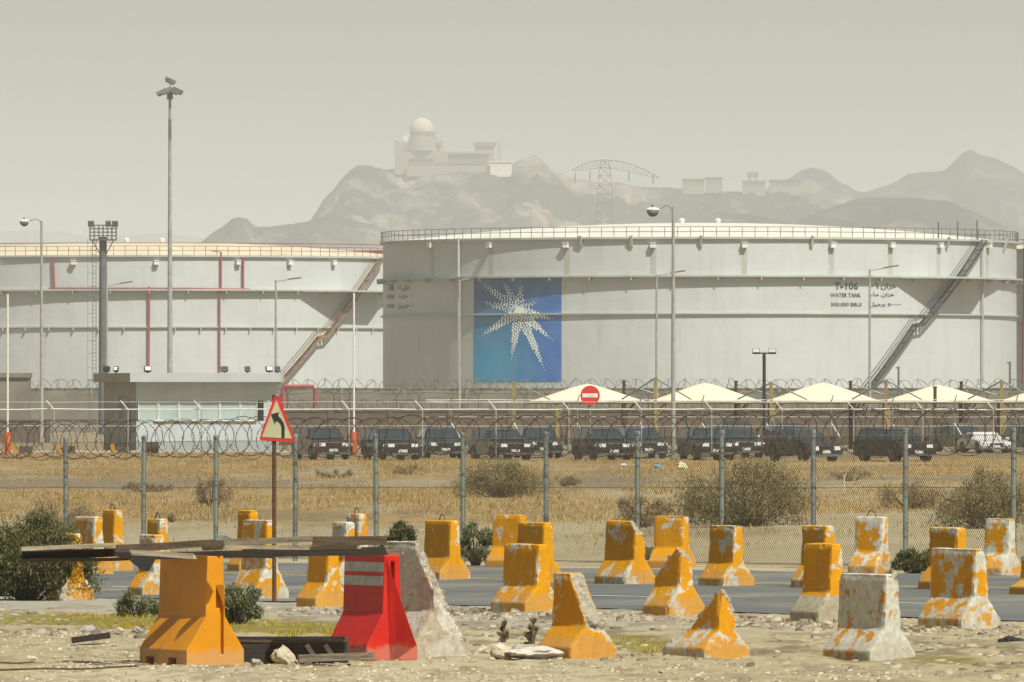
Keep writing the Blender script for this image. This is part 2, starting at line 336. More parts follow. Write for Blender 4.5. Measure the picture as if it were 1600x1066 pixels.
# tank shell paint: weld courses and broad weathering
def tank_mat(name, c1, c2):
    m, nt, b = nodes(name); b.inputs['Roughness'].default_value = 0.55
    n1 = ntex(nt, 0.12, 5, 0.6); n2 = ntex(nt, 0.9, 5, 0.6, stretch=(1, 1, 0.12))
    c = ramp(nt, n1.outputs[0], [(0.3, c1), (0.7, c2)]).outputs[0]
    st = ramp(nt, n2.outputs[0], [(0.45, 0.0), (0.8, 0.26)]).outputs[0]
    c = mixc(nt, st, c, (c2[0] * .72, c2[1] * .7, c2[2] * .62))
    tc = nt.nodes.new('ShaderNodeTexCoord'); sp = nt.nodes.new('ShaderNodeSeparateXYZ'); nt.links.new(tc.outputs['Object'], sp.inputs[0])
    md = nt.nodes.new('ShaderNodeMath'); md.operation = 'PINGPONG'; md.inputs[1].default_value = 1.4; nt.links.new(sp.outputs[2], md.inputs[0])
    ln = ramp(nt, md.outputs[0], [(0.0, 1.0), (0.035, 0.0)]).outputs[0]
    k = nt.nodes.new('ShaderNodeMath'); k.operation = 'MULTIPLY'; k.inputs[1].default_value = 0.22; nt.links.new(ln, k.inputs[0])
    c = mixc(nt, k.outputs[0], c, (0.25, 0.25, 0.22))
    at2 = nt.nodes.new('ShaderNodeMath'); at2.operation = 'ARCTAN2'; nt.links.new(sp.outputs[0], at2.inputs[0]); nt.links.new(sp.outputs[1], at2.inputs[1])
    fl = nt.nodes.new('ShaderNodeMath'); fl.operation = 'SNAP'; nt.links.new(sp.outputs[2], fl.inputs[0]); fl.inputs[1].default_value = 2.8
    st2 = nt.nodes.new('ShaderNodeMath'); st2.operation = 'MULTIPLY_ADD'; nt.links.new(fl.outputs[0], st2.inputs[0]); st2.inputs[1].default_value = 0.037; nt.links.new(at2.outputs[0], st2.inputs[2])
    pp = nt.nodes.new('ShaderNodeMath'); pp.operation = 'PINGPONG'; nt.links.new(st2.outputs[0], pp.inputs[0]); pp.inputs[1].default_value = 0.125
    k2 = nt.nodes.new('ShaderNodeMath'); k2.operation = 'MULTIPLY'; nt.links.new(ramp(nt, pp.outputs[0], [(0.0, 1.0), (0.0022, 0.0)]).outputs[0], k2.inputs[0]); k2.inputs[1].default_value = 0.18
    c = mixc(nt, k2.outputs[0], c, (0.25, 0.25, 0.22))
    tn = nt.nodes.new('ShaderNodeCombineXYZ'); sn2 = nt.nodes.new('ShaderNodeMath'); sn2.operation = 'SNAP'; nt.links.new(st2.outputs[0], sn2.inputs[0]); sn2.inputs[1].default_value = 0.25
    nt.links.new(sn2.outputs[0], tn.inputs[0]); nt.links.new(fl.outputs[0], tn.inputs[1]); wn_ = nt.nodes.new('ShaderNodeTexWhiteNoise'); nt.links.new(tn.outputs[0], wn_.inputs['Vector'])
    c = mixc(nt, ramp(nt, wn_.outputs['Value'], [(0.0, 0.0), (1.0, 0.10)]).outputs[0], c, (0.36, 0.36, 0.33))
    nt.links.new(c, b.inputs['Base Color']); bump(nt, b, n1.outputs[0], 0.25, 0.6)
    return m
m_tank = tank_mat('tank_paint_grey_white', (0.535, 0.55, 0.535), (0.47, 0.485, 0.47))
m_ring = mat('tank_ring_steel', (0.46, 0.47, 0.42), (0.36, 0.36, 0.31), 0.4, 0.6)
m_stairD = mat('dark_stair_steel', (0.05, 0.05, 0.05), (0.035, 0.035, 0.035), 1, 0.6)
m_rail = mat('railing_steel', (0.15, 0.15, 0.14), (0.10, 0.10, 0.09), 1, 0.6)

# ------------------------------------------------------------------ ground, road
def make_ground():
    ys = [40.0, 60, 75, 82]
    y = 86.0
    while y < 26000:
        ys.append(y)
        y += 0.16 if y < 122 else (0.30 if y < 170 else (0.6 if y < 260 else (1.5 if y < 520 else y * 0.012)))
    ys = np.array(ys)
    fine = np.linspace(-1, 1, 341)
    outer = 1 + np.array([0.03, 0.1, 0.25, 0.6, 1.2, 2.5, 5, 9, 14])
    cols = np.concatenate([-outer[::-1], fine, outer])
    X = np.clip(np.outer(np.maximum(ys, 80) * 0.0605, cols), -12000, 12000); Y = np.repeat(ys[:, None], len(cols), 1)
    x = X.ravel(); y = Y.ravel(); n = len(x)
    u = UN[0] * x + UN[1] * y
    pts = np.stack([x, y, np.zeros(n)], 1)
    z = gz(x, y)
    near = 1 - sstep(118, 150, y)
    road = sstep(63.2, 64.2, u) * (1 - sstep(80.0, 81.0, u)) 
    b1 = fbm(pts * [1.3, 0.9, 1], 5, 1) ; b2 = fbm(pts * 0.35, 3, 9); b3 = fbm(pts * [6, 4, 1], 3, 21)
    rub = sstep(49.5, 52.5, u) * (1 - sstep(57, 60, u)) 
    amp = (0.028 + 0.10 * rub * sstep(-0.2, 0.5, b2)) * near + 0.05 * (1 - near) * sstep(81.5, 84, u) * (1 + 1.0 * sstep(200, 300, y))
    z = z + (b1 * amp + b3 * 0.020 * near) * (1 - road) - 0.012 * road + 0.03 * rub
    z = np.where(y > 480, z - 0.02, z)
    # albedo
    def col(c): return np.array(c)[None, :]
    sand = col((0.455, 0.370, 0.215)); pale = col((0.53, 0.450, 0.290)); brown = col((0.23, 0.175, 0.105)); grey = col((0.37, 0.355, 0.30))
    olive = col((0.20, 0.165, 0.025)); gold = col((0.47, 0.32, 0.125)); dgold = col((0.25, 0.165, 0.075))
    def mixv(a, b, t): t = np.clip(t, 0, 1)[:, None]; return a * (1 - t) + b * t
    c = np.repeat(sand, n, 0)
    n1 = fbm(pts * [0.5, 0.12, 1], 4, 31); n2 = fbm(pts * [2.5, 0.8, 1], 4, 33); n3 = fbm(pts * [9, 3.0, 1], 3, 35)
    c = mixv(c, pale, sstep(0.0, 0.5, n1)); c = mixv(c, brown, 0.55 * sstep(0.12, 0.5, n2))
    c = mixv(c, brown, 0.6 * sstep(0.1, 0.4, n3) * near); c = mixv(c, brown * 0.7, 0.7 * rub * sstep(-0.05, 0.3, n2))
    gshare = sstep(51.3, 52.3, u + n2 * 0.8) * (1 - sstep(55.2, 56.3, u + n2 * 0.8))
    gx = 1 - sstep(-2.6, -0.6, x) + 0.75 * sstep(0.05, 0.3, fbm(pts * [0.8, 0.3, 1], 2, 77)) 
    c = mixv(c, olive, 0.97 * gshare * np.clip(gx, 0, 1) * near)
    sh = sstep(56, 57, u + n1) * (1 - sstep(63.5, 64, u))
    c = mixv(c, mixv(grey, sand, sstep(-2, 6, x) + 0 * u), 0.85 * sh)
    c = mixv(c, brown, 0.6 * sh * sstep(0.0, 0.35, n2))
    # beyond the fence
    far = sstep(80, 82, u)
    fc = mixv(np.repeat(pale, n, 0), sand, sstep(-0.3, 0.4, n1))
    n5 = fbm(pts * [0.09, 0.022, 1], 3, 91) * 3.2; n1 = n1 + n5
    g1 = sstep(212, 228, y + 10 * n1 + (x < 0) * 6) * (1 - sstep(292, 305, y + 10 * n1))
    fc = mixv(fc, gold, g1 * (1 - 0.55 * sstep(-1, 3, x))); fc = mixv(fc, dgold, 0.7 * g1 * sstep(0.0, 0.4, n2))
    g2 = sstep(292, 305, y + 10 * n1)
    fc = mixv(fc, brown * 1.1, g2 * 0.85)
    g3 = sstep(335, 352, y + 14 * n1); fc = mixv(fc, gold, g3); fc = mixv(fc, dgold, 0.6 * g3 * sstep(0.0, 0.3, n2))
    fc = mixv(fc, brown, 0.65 * sstep(0.08, 0.4, fbm(pts * [.22, .05, 1], 4, 93))); fc = mixv(fc, pale, 0.6 * sstep(0.12, 0.4, fbm(pts * [.3, .06, 1], 4, 95)))
    fc = mixv(fc, brown * 0.9, 0.8 * sstep(448, 456, y) * sstep(-12.5, -11.5, x)); fc = mixv(fc, sand * 0.8, sstep(508, 512, y))
    fc = mixv(fc, brown, 0.8 * sstep(600, 690, y))
    c = mixv(c, fc, far)
    V = np.stack([x, y, z], 1); nc = len(cols); nr = len(ys)
    a = (np.arange(nr - 1)[:, None] * nc + np.arange(nc - 1)[None, :]).ravel()
    Fq = np.stack([a, a + 1, a + 1 + nc, a + nc], 1)
    m, nt, b = nodes('ground_sand'); b.inputs['Roughness'].default_value = 0.95; b.inputs['Specular IOR Level'].default_value = 0.15
    at = nt.nodes.new('ShaderNodeAttribute'); at.attribute_name = 'zone'
    nn = ntex(nt, 14, 6, 0.7); n4 = ntex(nt, 2.3, 5, 0.6)
    cc = mixc(nt, ramp(nt, nn.outputs[0], [(0.3, 0.0), (0.75, 0.55)]).outputs[0], at.outputs['Color'], (0.16, 0.125, 0.08))
    cc = mixc(nt, ramp(nt, n4.outputs[0], [(0.5, 0.0), (0.75, 0.3)]).outputs[0], cc, (0.60, 0.53, 0.38))
    nt.links.new(cc, b.inputs['Base Color']); bump(nt, b, nn.outputs[0], 0.7, 0.04)
    me = np_mesh('ground', V, Fq, m, True)
    ca = me.color_attributes.new('zone', 'FLOAT_COLOR', 'POINT')
    ca.data.foreach_set('color', np.concatenate([c, np.ones((n, 1))], 1).astype(np.float32).ravel())
    o = link('ground', me); o['kind'] = 'structure'
make_ground()

m_asph, nt, b = nodes('worn_asphalt'); b.inputs['Roughness'].default_value = 0.85
c = ramp(nt, ntex(nt, 0.5, 7, 0.65, stretch=(1, 0.4, 1)).outputs[0], [(0.3, (0.085, 0.09, 0.086)), (0.7, (0.135, 0.138, 0.128))]).outputs[0]
c = mixc(nt, ramp(nt, ntex(nt, 0.22, 8, 0.72).outputs[0], [(0.47, 0.0), (0.66, 0.7)]).outputs[0], c, (0.29, 0.25, 0.175))
c = mixc(nt, ramp(nt, ntex(nt, 5, 8, 0.8).outputs[0], [(0.56, 0.0), (0.66, 0.5)]).outputs[0], c, (0.04, 0.042, 0.04))
vo = nt.nodes.new('ShaderNodeTexVoronoi'); vo.feature = 'DISTANCE_TO_EDGE'; vo.inputs['Scale'].default_value = 0.35; tcx = nt.nodes.new('ShaderNodeTexCoord'); nt.links.new(tcx.outputs['Object'], vo.inputs['Vector'])
c = mixc(nt, ramp(nt, vo.outputs[0], [(0.0, 0.8), (0.012, 0.0)]).outputs[0], c, (0.025, 0.026, 0.025))
nt.links.new(c, b.inputs['Base Color']); bump(nt, b, ntex(nt, 30, 5).outputs[0], 0.3, 0.02)
def road_pt(t, u, dz=0.0):
    x = UN[0] * u + UD[0] * t + (0 - UN[0] * 63.5) * 1.0; y = UN[1] * u + UD[1] * t + (126 - UN[1] * 63.5)
    # normalise so that n.p == u
    e = u - (UN[0] * x + UN[1] * y); x += UN[0] * e; y += UN[1] * e
    return (x, y, float(gz(x, y)) + 0.012 + dz)
def road_sheet(name, u0, u1, t0, t1, dz, m, wob=0.0, parent=None, nu=8):
    mb = MB(); nt_ = max(2, int((t1 - t0) / 0.7)); V = []; Fq = []
    for i in range(nt_ + 1):
        t = t0 + (t1 - t0) * i / nt_
        w0 = wob * mnoise.noise((t * 0.35, 3, 0)) + wob * .4 * mnoise.noise((t * 1.7, 3, 0)); w1 = wob * mnoise.noise((t * 0.35, 9, 0))
        for j in range(nu + 1): V.append(road_pt(t, u0 + w0 + (u1 + w1 - u0 - w0) * j / nu, dz))
    for i in range(nt_):
        for j in range(nu):
            a = i * (nu + 1) + j; Fq.append((a, a + nu + 1, a + nu + 2, a + 1))
    return link(name, np_mesh(name, V, Fq, m, True), parent)
o = road_sheet('road', 63.5, 80.3, -140, 75, 0.0, m_asph, 0.5, nu=12); o['kind'] = 'structure'
m_ylw = mat('yellow_road_paint', (0.50, 0.40, 0.12), (0.30, 0.26, 0.14), 4, 0.8, lo=0.45, hi=0.6)
m_whl = mat('white_road_paint', (0.58, 0.57, 0.52), (0.30, 0.31, 0.29), 3, 0.8, lo=0.45, hi=0.62)
o = road_sheet('road_line', 74.35, 74.5, -120, 60, 0.005, m_ylw, nu=1); o['kind'] = 'structure'
o = road_sheet('road_line', 74.7, 74.85, -120, 60, 0.005, m_ylw, nu=1); o['kind'] = 'structure'
for k in range(-8, 7):
    o = road_sheet('lane_dash', 68.1, 68.28, k * 7.0, k * 7.0 + 3.6, 0.005, m_whl, nu=1); o['kind'] = 'structure'

# far kerb by the guard house
mb = MB(); mb.box(-45, -12.0, 505, 505.4, -0.02, 0.13); o = mb.build('kerb', m_kerb); o['kind'] = 'structure'

# ------------------------------------------------------------------ hills
KH = 1.9
def hills(name, prof, D, depth_, seed, c1, c2, c3, amp=1.0, x0=None, x1=None, nx=420, ny=120, frontgain=1.0):
    D *= KH; depth_ *= KH
    px = np.array([p[0] for p in prof], float); py = np.array([p[1] for p in prof], float)
    gx = np.linspace(px[0], px[-1], nx); zr = HC + (YH - np.interp(gx, px, py)) / F * D
    zr = zr + 0
    X = (gx - 800) / F * D
    v = np.linspace(-1, 1, ny)
    XX = np.repeat(X[None, :], ny, 0); VV = np.repeat(v[:, None], nx, 1); YY = D + VV * depth_
    pts = np.stack([XX.ravel(), YY.ravel(), np.zeros(nx * ny)], 1)
    sc_ = 1.0 / 60 / KH
    w = fbm(pts * sc_ * 0.6, 3, seed + 50) * 30 * KH
    rid = 1 - np.abs(fbm((pts + np.stack([w, w * 0.5, w * 0], 1)) * [sc_ * 1.0, sc_ * 0.62, 1], 6, seed, 0.5)) * 2.2
    rid2 = fbm(pts * sc_ * 5, 4, seed + 3)
    prof_v = np.clip(1 - np.abs(VV) ** 1.15, 0, 1)
    H = np.repeat(zr[None, :], ny, 0) * prof_v
    mid = np.clip(np.abs(VV) * 2.6 - .06, 0, 1) ** 1.3 * np.clip((1 - np.abs(VV)) * 3, 0, 1)
    n = ((rid.reshape(ny, nx) - 0.45) * 46 * mid * amp + rid2.reshape(ny, nx) * (2.0 + 10 * mid) * amp) * KH
    Z = H + n * np.clip(H / 60, 0, 1) - 3
    cap = np.repeat(zr[None, :], ny, 0) * (.97 - .55 * np.abs(VV)) + (7 * rid2.reshape(ny, nx) + 16 * (rid.reshape(ny, nx) - .75) * np.clip(np.abs(VV) * 4, 0, 1)) * KH; Z = np.where(np.abs(VV) > .03, np.minimum(Z, cap), Z)   # no spur stands above the ridge
    V = np.stack([XX.ravel(), YY.ravel(), Z.ravel()], 1)
    a = (np.arange(ny - 1)[:, None] * nx + np.arange(nx - 1)[None, :]).ravel()
    Fq = np.stack([a, a + 1, a + 1 + nx, a + nx], 1)
    m, nt, b = nodes(name + '_rock'); b.inputs['Roughness'].default_value = 0.95; b.inputs['Specular IOR Level'].default_value = 0.1
    n1 = ntex(nt, 0.008, 6, 0.6, dist=0.8); n2 = ntex(nt, 0.055, 6, 0.65)
    c = ramp(nt, n1.outputs[0], [(0.40, tuple(q * .7 for q in c1)), (0.48, c1), (0.53, c2), (0.62, c3)]).outputs[0]
    c = mixc(nt, ramp(nt, n2.outputs[0], [(0.42, 0.0), (0.6, 0.75)]).outputs[0], c, tuple(q * 0.5 for q in c1))
    nt.links.new(c, b.inputs['Base Color']); bump(nt, b, n2.outputs[0], 1.0, 6.0)
    o = link('hills', np_mesh('hills', V, Fq, m, True)); o['kind'] = 'structure'
    return o
hills('ridge_a', [(-300, 372), (-50, 362), (60, 356), (140, 366), (260, 362), (330, 370), (500, 374), (900, 372), (1400, 370), (2000, 365)], 8500, 900, 3, (0.065, 0.057, 0.050), (0.114, 0.098, 0.089), (0.130, 0.121, 0.114))
hills('ridge_b', [(230, 470), (285, 392), (318, 368), (345, 350), (362, 336), (372, 333), (386, 336), (400, 347), (440, 342), (500, 334), (545, 336), (580, 344), (620, 362), (700, 400)], 3600, 300, 12, (0.065, 0.060, 0.053), (0.161, 0.148, 0.120), (0.246, 0.221, 0.186))
hills('ridge_c', [(400, 500), (455, 385), (470, 352), (487, 336), (498, 322), (505, 310), (520, 292), (532, 276), (548, 258), (560, 252), (575, 250), (590, 253), (605, 258), (616, 256), (640, 256), (700, 258), (790, 262), (803, 246), (820, 240), (838, 240), (852, 252), (862, 260), (878, 266), (890, 270), (940, 278), (1000, 284), (1060, 292), (1140, 292), (1250, 293), (1330, 303), (1420, 330), (1500, 420)], 4000, 380, 23, (0.058, 0.055, 0.053), (0.171, 0.155, 0.125), (0.311, 0.241, 0.186), 1.15)
hills('ridge_d', [(1040, 330), (1180, 296), (1212, 280), (1232, 270), (1252, 261), (1268, 257), (1282, 258), (1296, 264), (1308, 276), (1335, 292), (1352, 296), (1380, 288), (1400, 278), (1418, 266), (1440, 264), (1460, 263), (1478, 260), (1492, 246), (1506, 234), (1516, 231), (1528, 236), (1550, 240), (1560, 243), (1580, 256), (1598, 266), (1620, 282), (1680, 310), (1800, 360), (1900, 420)], 4700, 420, 37, (0.032, 0.032, 0.036), (0.071, 0.066, 0.066), (0.194, 0.154, 0.114), 0.85)
hills('ridge_e', [(980, 380), (1060, 342), (1120, 322), (1180, 330), (1240, 345), (1290, 318), (1340, 305), (1390, 300), (1440, 300), (1490, 310), (1530, 330), (1580, 350), (1680, 400)], 3400, 200, 41, (0.042, 0.040, 0.042), (0.104, 0.096, 0.084), (0.194, 0.167, 0.135), 0.8)

# hilltop buildings, radome
DH = 7580.0
def hbox(mb, px0, px1, py0, py1, D, dep=12.0, off=0.0, ext=0.0):
    ext = min(ext, 6)
    mb.box(PX(px0, D), PX(px1, D), D + off, D + off + dep, PZ(py1, D) - ext, PZ(py0, D))
rd = thing('radar_station', 'pale round radar dome on a stepped concrete base at the top of the hazy hill', 'radar station', (PX(660, DH), DH, PZ(262, DH)))
inv = Matrix.Translation(-Vector((PX(660, DH), DH, PZ(262, DH))))
def rel(mb, M=inv): mb.v = [tuple(M @ Vector(v)) for v in mb.v]; return mb
bm = bmesh.new(); bmesh.ops.create_icosphere(bm, subdivisions=4, radius=19 / F * DH)
for v in bm.verts: v.co = v.co + (P(659, 203, DH + 6) - P(660, 262, DH))
me = bpy.data.meshes.new('dome'); bm.to_mesh(me); bm.free(); me.materials.append(m_dome)
me.polygons.foreach_set('use_smooth', [True] * len(me.polygons)); link('dome', me, rd)
mb = MB(); mb.tube([P(660, 236, DH + 6), P(660, 214, DH + 6)], [26 / F * DH, 24 / F * DH], 20); rel(mb).build('drum', m_hb, rd)
mb = MB(); mb.tube([P(660, 214, DH + 6), P(660, 206, DH + 6)], [20 / F * DH, 20 / F * DH], 20); rel(mb).build('drum_shade_band', m_hbd, rd)  # dark band: shade under the dome put into the drum colour
mb = MB(); hbox(mb, 620, 692, 222, 236, DH, 14, -1); rel(mb).build('upper_storey', m_hb, rd)
mb = MB(); hbox(mb, 617, 700, 236, 262, DH, 18, -4, 25); rel(mb).build('lower_storey', m_hb, rd)
mb = MB(); hbox(mb, 632, 650, 226, 234, DH, 1, -5.0); hbox(mb, 650, 686, 224.5, 227, DH, 1, -2.2); hbox(mb, 640, 680, 247, 250, DH, 1, -5.4); rel(mb).build('window_band', m_hbd, rd)
mb = MB(); hbox(mb, 630, 641, 211, 221, DH, 4, 0); rel(mb).build('antenna_box', m_hbw, rd)
mb = MB(); hbox(mb, 616, 621, 219, 240, DH, 3, -3); rel(mb).build('corner_tower', m_hb, rd); mb = MB(); hbox(mb, 687, 692, 220, 240, DH, 3, -3); rel(mb).build('corner_tower', m_hb, rd)
def simple_building(label, boxes, D, cat='building', name='hilltop_building'):
    x, y = boxes[0][1], boxes[0][4]
    base = Vector((PX(x, D), D, PZ(y, D))); t = thing(name, label, cat, base); M = Matrix.Translation(-base)
    for nm, a, b_, c_, d_, m_, off, dep, ext in boxes:
        mb = MB(); hbox(mb, a, b_, c_, d_, D, dep, off, ext); rel(mb, M).build(nm, m_, t)
simple_building('long pale hilltop block below the radar dome with dark shaded veranda', [
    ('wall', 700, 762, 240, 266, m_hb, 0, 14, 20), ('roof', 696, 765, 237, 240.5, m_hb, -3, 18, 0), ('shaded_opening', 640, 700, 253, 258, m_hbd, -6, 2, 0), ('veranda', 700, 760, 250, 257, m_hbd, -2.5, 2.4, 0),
    ('retaining_wall', 636, 770, 259, 265, m_hb, -9, 3, 25)], DH)
simple_building('dark flat roofed block on the hill to the right of the radar dome', [
    ('wall', 742, 772, 228, 244, m_hb, 8, 10, 20), ('roof', 740, 775, 222, 228, m_hbd, 6, 12, 0)], DH)
simple_building('bright cream shed on the hill edge beside the pale block', [
    ('wall', 766, 800, 254, 266, m_hbw, -14, 8, 20), ('roof', 765, 803, 252.5, 254.5, m_hbw, -15, 10, 0)], DH)
t = thing('mast_tower', 'faint tall mast rising behind the dark hilltop block', 'mast', P(780, 245, DH + 40))
for a in (-1.2, 1.2):
    for b_ in (-1.2, 1.2): MB().bar((a, b_, -8), (a * .7, b_ * .7, 14), 0.35).build('leg', m_hbd, t)
mb = MB()
for k in range(8): z = -6 + k * 2.4; mb.bar((-1.2, -1.1, z), (1.2, -1.1, z + 2.4), 0.25); mb.bar((-1.2, -1.1, z), (1.2, -1.1, z), 0.25)
mb.build('bracing', m_hbd, t)
for i, (a, b_, c_, lab) in enumerate([(1066, 1100, 281, 'square pale building with grey wall on the far saddle left of the others'), (1102, 1128, 279, 'pale building with small dark windows on the far saddle'),
        (1160, 1196, 284, 'cream low building with shaded front on the far saddle'), (1202, 1250, 283, 'long low cream building at the right end of the far saddle')]):
    simple_building(lab, [('wall', a, b_, c_, c_ + 12, m_hb, -8, 10, 20), ('roof', a - 1, b_ + 1, c_ - 1.8, c_, m_hbd if i % 2 else m_hb, -9, 12, 0)] +
        [('window', a + 4 + 8 * k, a + 8 + 8 * k, c_ + 3, c_ + 7, m_hbd, -8.4, 0.3, 0) for k in range(int((b_ - a) / 8))], DH)
simple_building('small dark water tower block standing above the far saddle houses', [('tank', 1168, 1185, 269, 277, m_hbd, 0, 6, 0), ('leg', 1170, 1173, 277, 295, m_hbd, 1, 1, 8), ('leg', 1180, 1183, 277, 295, m_hbd, 1, 1, 8)], DH, 'water tower', 'water_tower')

# pylon with a curved cross arm
DP = 4700.0
def lattice(mb, a0, a1, b0, b1, n, w):
    """two chords a0-a1, b0-b1 with n panels of bracing"""
    a0, a1, b0, b1 = map(Vector, (a0, a1, b0, b1)); mb.bar(a0, a1, w * 1.4); mb.bar(b0, b1, w * 1.4)
    for k in range(n):
        p, q = a0.lerp(a1, k / n), b0.lerp(b1, k / n); r, s = a0.lerp(a1, (k + 1) / n), b0.lerp(b1, (k + 1) / n)
        mb.bar(p, s, w); mb.bar(q, r, w); mb.bar(p, q, w)
py = thing('transmission_pylon', 'faint lattice pylon with long curved cross arm in front of the hazy hills', 'pylon', (PX(945, DP), DP, 0))
s_ = DP / F; M0 = Matrix.Translation(-Vector((PX(945, DP), DP, 0)))
mb = MB()
for yy in (-3, 3):
    lattice(mb, (-5, yy, PZ(375, DP)), (-3.2, yy, PZ(275, DP)), (5, yy, PZ(375, DP)), (3.2, yy, PZ(275, DP)), 7, 0.22)
    lattice(mb, (-3.2, yy, PZ(275, DP)), (-2, yy, PZ(250, DP)), (3.2, yy, PZ(275, DP)), (2, yy, PZ(250, DP)), 2, 0.22)
    lattice(mb, (-9, yy, 0), (-5, yy, PZ(375, DP)), (9, yy, 0), (5, yy, PZ(375, DP)), 4, 0.25)
for (qx, qz) in ((-5, 375), (-3.2, 275), (5, 375), (3.2, 275)): mb.bar((qx, -3, PZ(qz, DP)), (qx, 3, PZ(qz, DP)), 0.3)
mb.build('lattice_tower', m_poleD, py)
for side, tip in ((-1, 893), (1, 1030)):
    mb = MB(); n = 9; prev = None
    for k in range(n + 1):
        f = k / n; px = 945 + (tip - 945) * f; top = 250 + (16 if side < 0 else 28) * f ** 1.9; bot = 262 + (6 if side < 0 else 18) * f ** 1.3 + (0 if f < .98 else -2)
        a = M0 @ P(px, top, DP); b_ = M0 @ P(px, bot, DP)
        if prev: mb.bar(prev[0], a, 0.36); mb.bar(prev[1], b_, 0.25); mb.bar(prev[0], b_, 0.18)
        mb.bar(a, b_, 0.18); prev = (a, b_)
    mb.build('cross_arm', m_poleD, py)
    for k in (4, 8):
        px = 945 + (tip - 945) * k / 9; MB().tube([M0 @ P(px, 262 + 10 * k / 9, DP), M0 @ P(px, 280 + 8 * k / 9, DP)], 0.3, 6).build('insulator', m_poleD, py)

# ------------------------------------------------------------------ storage tanks
def cyl_patch(cx, cy, R, f0, f1, z0, z1, nf, nz, uv=False):
    V = []; Fq = []
    for i in range(nf + 1):
        f = f0 + (f1 - f0) * i / nf
        for j in range(nz + 1): V.append((cx + R * math.sin(f), cy - R * math.cos(f), z0 + (z1 - z0) * j / nz))
    for i in range(nf):
        for j in range(nz):
            a = i * (nz + 1) + j; Fq.append((a, a + nz + 1, a + nz + 2, a + 1))
    return V, Fq
class Tank:
    R = 36.0; H = 21.0
    def __init__(s, label, pxc, Dc, roofm, rings):
        s.Dc = Dc; s.cx = PX(pxc, Dc); s.pxc = pxc; s.t = thing('storage_tank', label, 'storage tank', (s.cx, Dc, 0)); s.rpx = s.R * F / Dc
        R, H = s.R, s.H
        V, Fq = cyl_patch(0, 0, R, -math.pi, math.pi, -0.2, H, 240, 1); link('shell', np_mesh('shell', V, Fq, m_tank, True), s.t)
        # roof: shallow dome
        V = [(0, 0, H + 2.25)]; Fq = []; nr = 14; na = 160
        for i in range(1, nr + 1):
            r = (R - 0.25) * i / nr; z = H + 2.25 * (1 - (i / nr) ** 2)
            for j in range(na): a = 2 * math.pi * j / na; V.append((r * math.sin(a), -r * math.cos(a), z))
        mbf = MB(); mbf.v = V
        for j in range(na):
            mbf.f.append((0, 1 + j, 1 + (j + 1) % na)); mbf.m.append(0)
        for i in range(nr - 1):
            for j in range(na):
                a = 1 + i * na + j; b_ = 1 + i * na + (j + 1) % na; mbf.f.append((a, a + na, b_ + na, b_)); mbf.m.append(0)
        mbf.build('roof', roofm, s.t, smooth=True, recalc=True)
        s.ring('rim_ring', H - 0.18, H + 0.05, 0.35); s.ring('wind_girder', 16.65, 16.85, 0.75); s.ring('stiffening_ring', rings, rings + 0.16, 0.28)
    def ring(s, name, z0, z1, w, m=None, f0=-math.pi, f1=math.pi, R0=None):
        R = R0 or s.R; n = max(4, int(240 * (f1 - f0) / 6.283)); mb = MB()
        prof = [(R - 0.02, z0), (R + w, z0), (R + w, z1), (R - 0.02, z1)]
        for i in range(n + 1):
            f = f0 + (f1 - f0) * i / n
            for r, z in prof: mb.v.append((r * math.sin(f), -r * math.cos(f), z))
        for i in range(n):
            for j in range(4): a = i * 4 + j; b_ = i * 4 + (j + 1) % 4; mb.f.append((a, a + 4, b_ + 4, b_)); mb.m.append(0)
        return mb.build(name, m or m_ring, s.t, recalc=True)
    def phi(s, px): return math.asin(max(-.999, min(.999, (px - s.pxc) / s.rpx)))
    def at(s, f, z, r=0.0): return Vector(((s.R + r) * math.sin(f), -(s.R + r) * math.cos(f), z))
    def zz(s, py, f): return PZ(py, s.Dc - s.R * math.cos(f))
    def pt(s, px, py, r=0.0): f = s.phi(px); return s.at(f, s.zz(py, f), r)
    def railing(s, m, every=2.25, f0=-95, f1=95, h=1.1):
        mb = MB().tube([(0, 0, 0), (0, 0, h)], 0.035, 4); me = mb.mesh('railing_post', m)
        f = f0
        while f <= f1:
            link('railing_post', me, s.t, s.at(R_(f), s.H + 0.05, 0.2)); f += every
        for z in (h, h * 0.52):
            pts = [s.at(R_(a), s.H + 0.05 + z, 0.2) for a in np.linspace(f0, f1, 90)]
            MB().tube(pts, 0.035, 4, cap=False).build('guard_rail', m, s.t)
        # the rail on the far side of the roof
        pts = [s.at(R_(a), s.H + 0.05 + h, 0.2) for a in np.linspace(f1, 360 + f0, 90)]
        MB().tube(pts, 0.035, 4, cap=False).build('guard_rail', m, s.t)
    def vents(s, pxs, py, stain=True, w=0.55):
        for px in pxs:
            f = s.phi(px); z = s.zz(py, f); c, sn = math.cos(f), math.sin(f)
            M = Matrix(((c, sn, 0, (s.R) * sn), (sn, -c, 0, -(s.R) * c), (0, 0, 1, z), (0, 0, 0, 1)))
            mb = MB(); mb.box(-w / 2, w / 2, -0.02, 0.55, -0.22, 0.25, M); mb.box(-w / 2 - .06, w / 2 + .06, -0.02, 0.62, 0.25, 0.34, M); mb.build('vent', m_lite, s.t, recalc=True)
            if stain:
                mb = MB(); hgt = z - 17.0
                mb.face([M @ Vector(q) for q in ((-0.30, 0.012, -hgt), (0.30, 0.012, -hgt), (0.36, 0.012, -0.2), (-0.36, 0.012, -0.2))]); mb.build('rust_streak', m_stain, s.t)
    def brackets(s, z, every, w, m=None):
        mb = MB(); mb.box(-0.06, 0.06, 0, w, -0.35, 0.0); me = mb.mesh('bracket', m or m_ring)
        f = -88
        while f < 89:
            o = link('bracket', me, s.t, s.at(R_(f), z, 0)); o.rotation_euler = (0, 0, R_(f) + math.pi); f += every
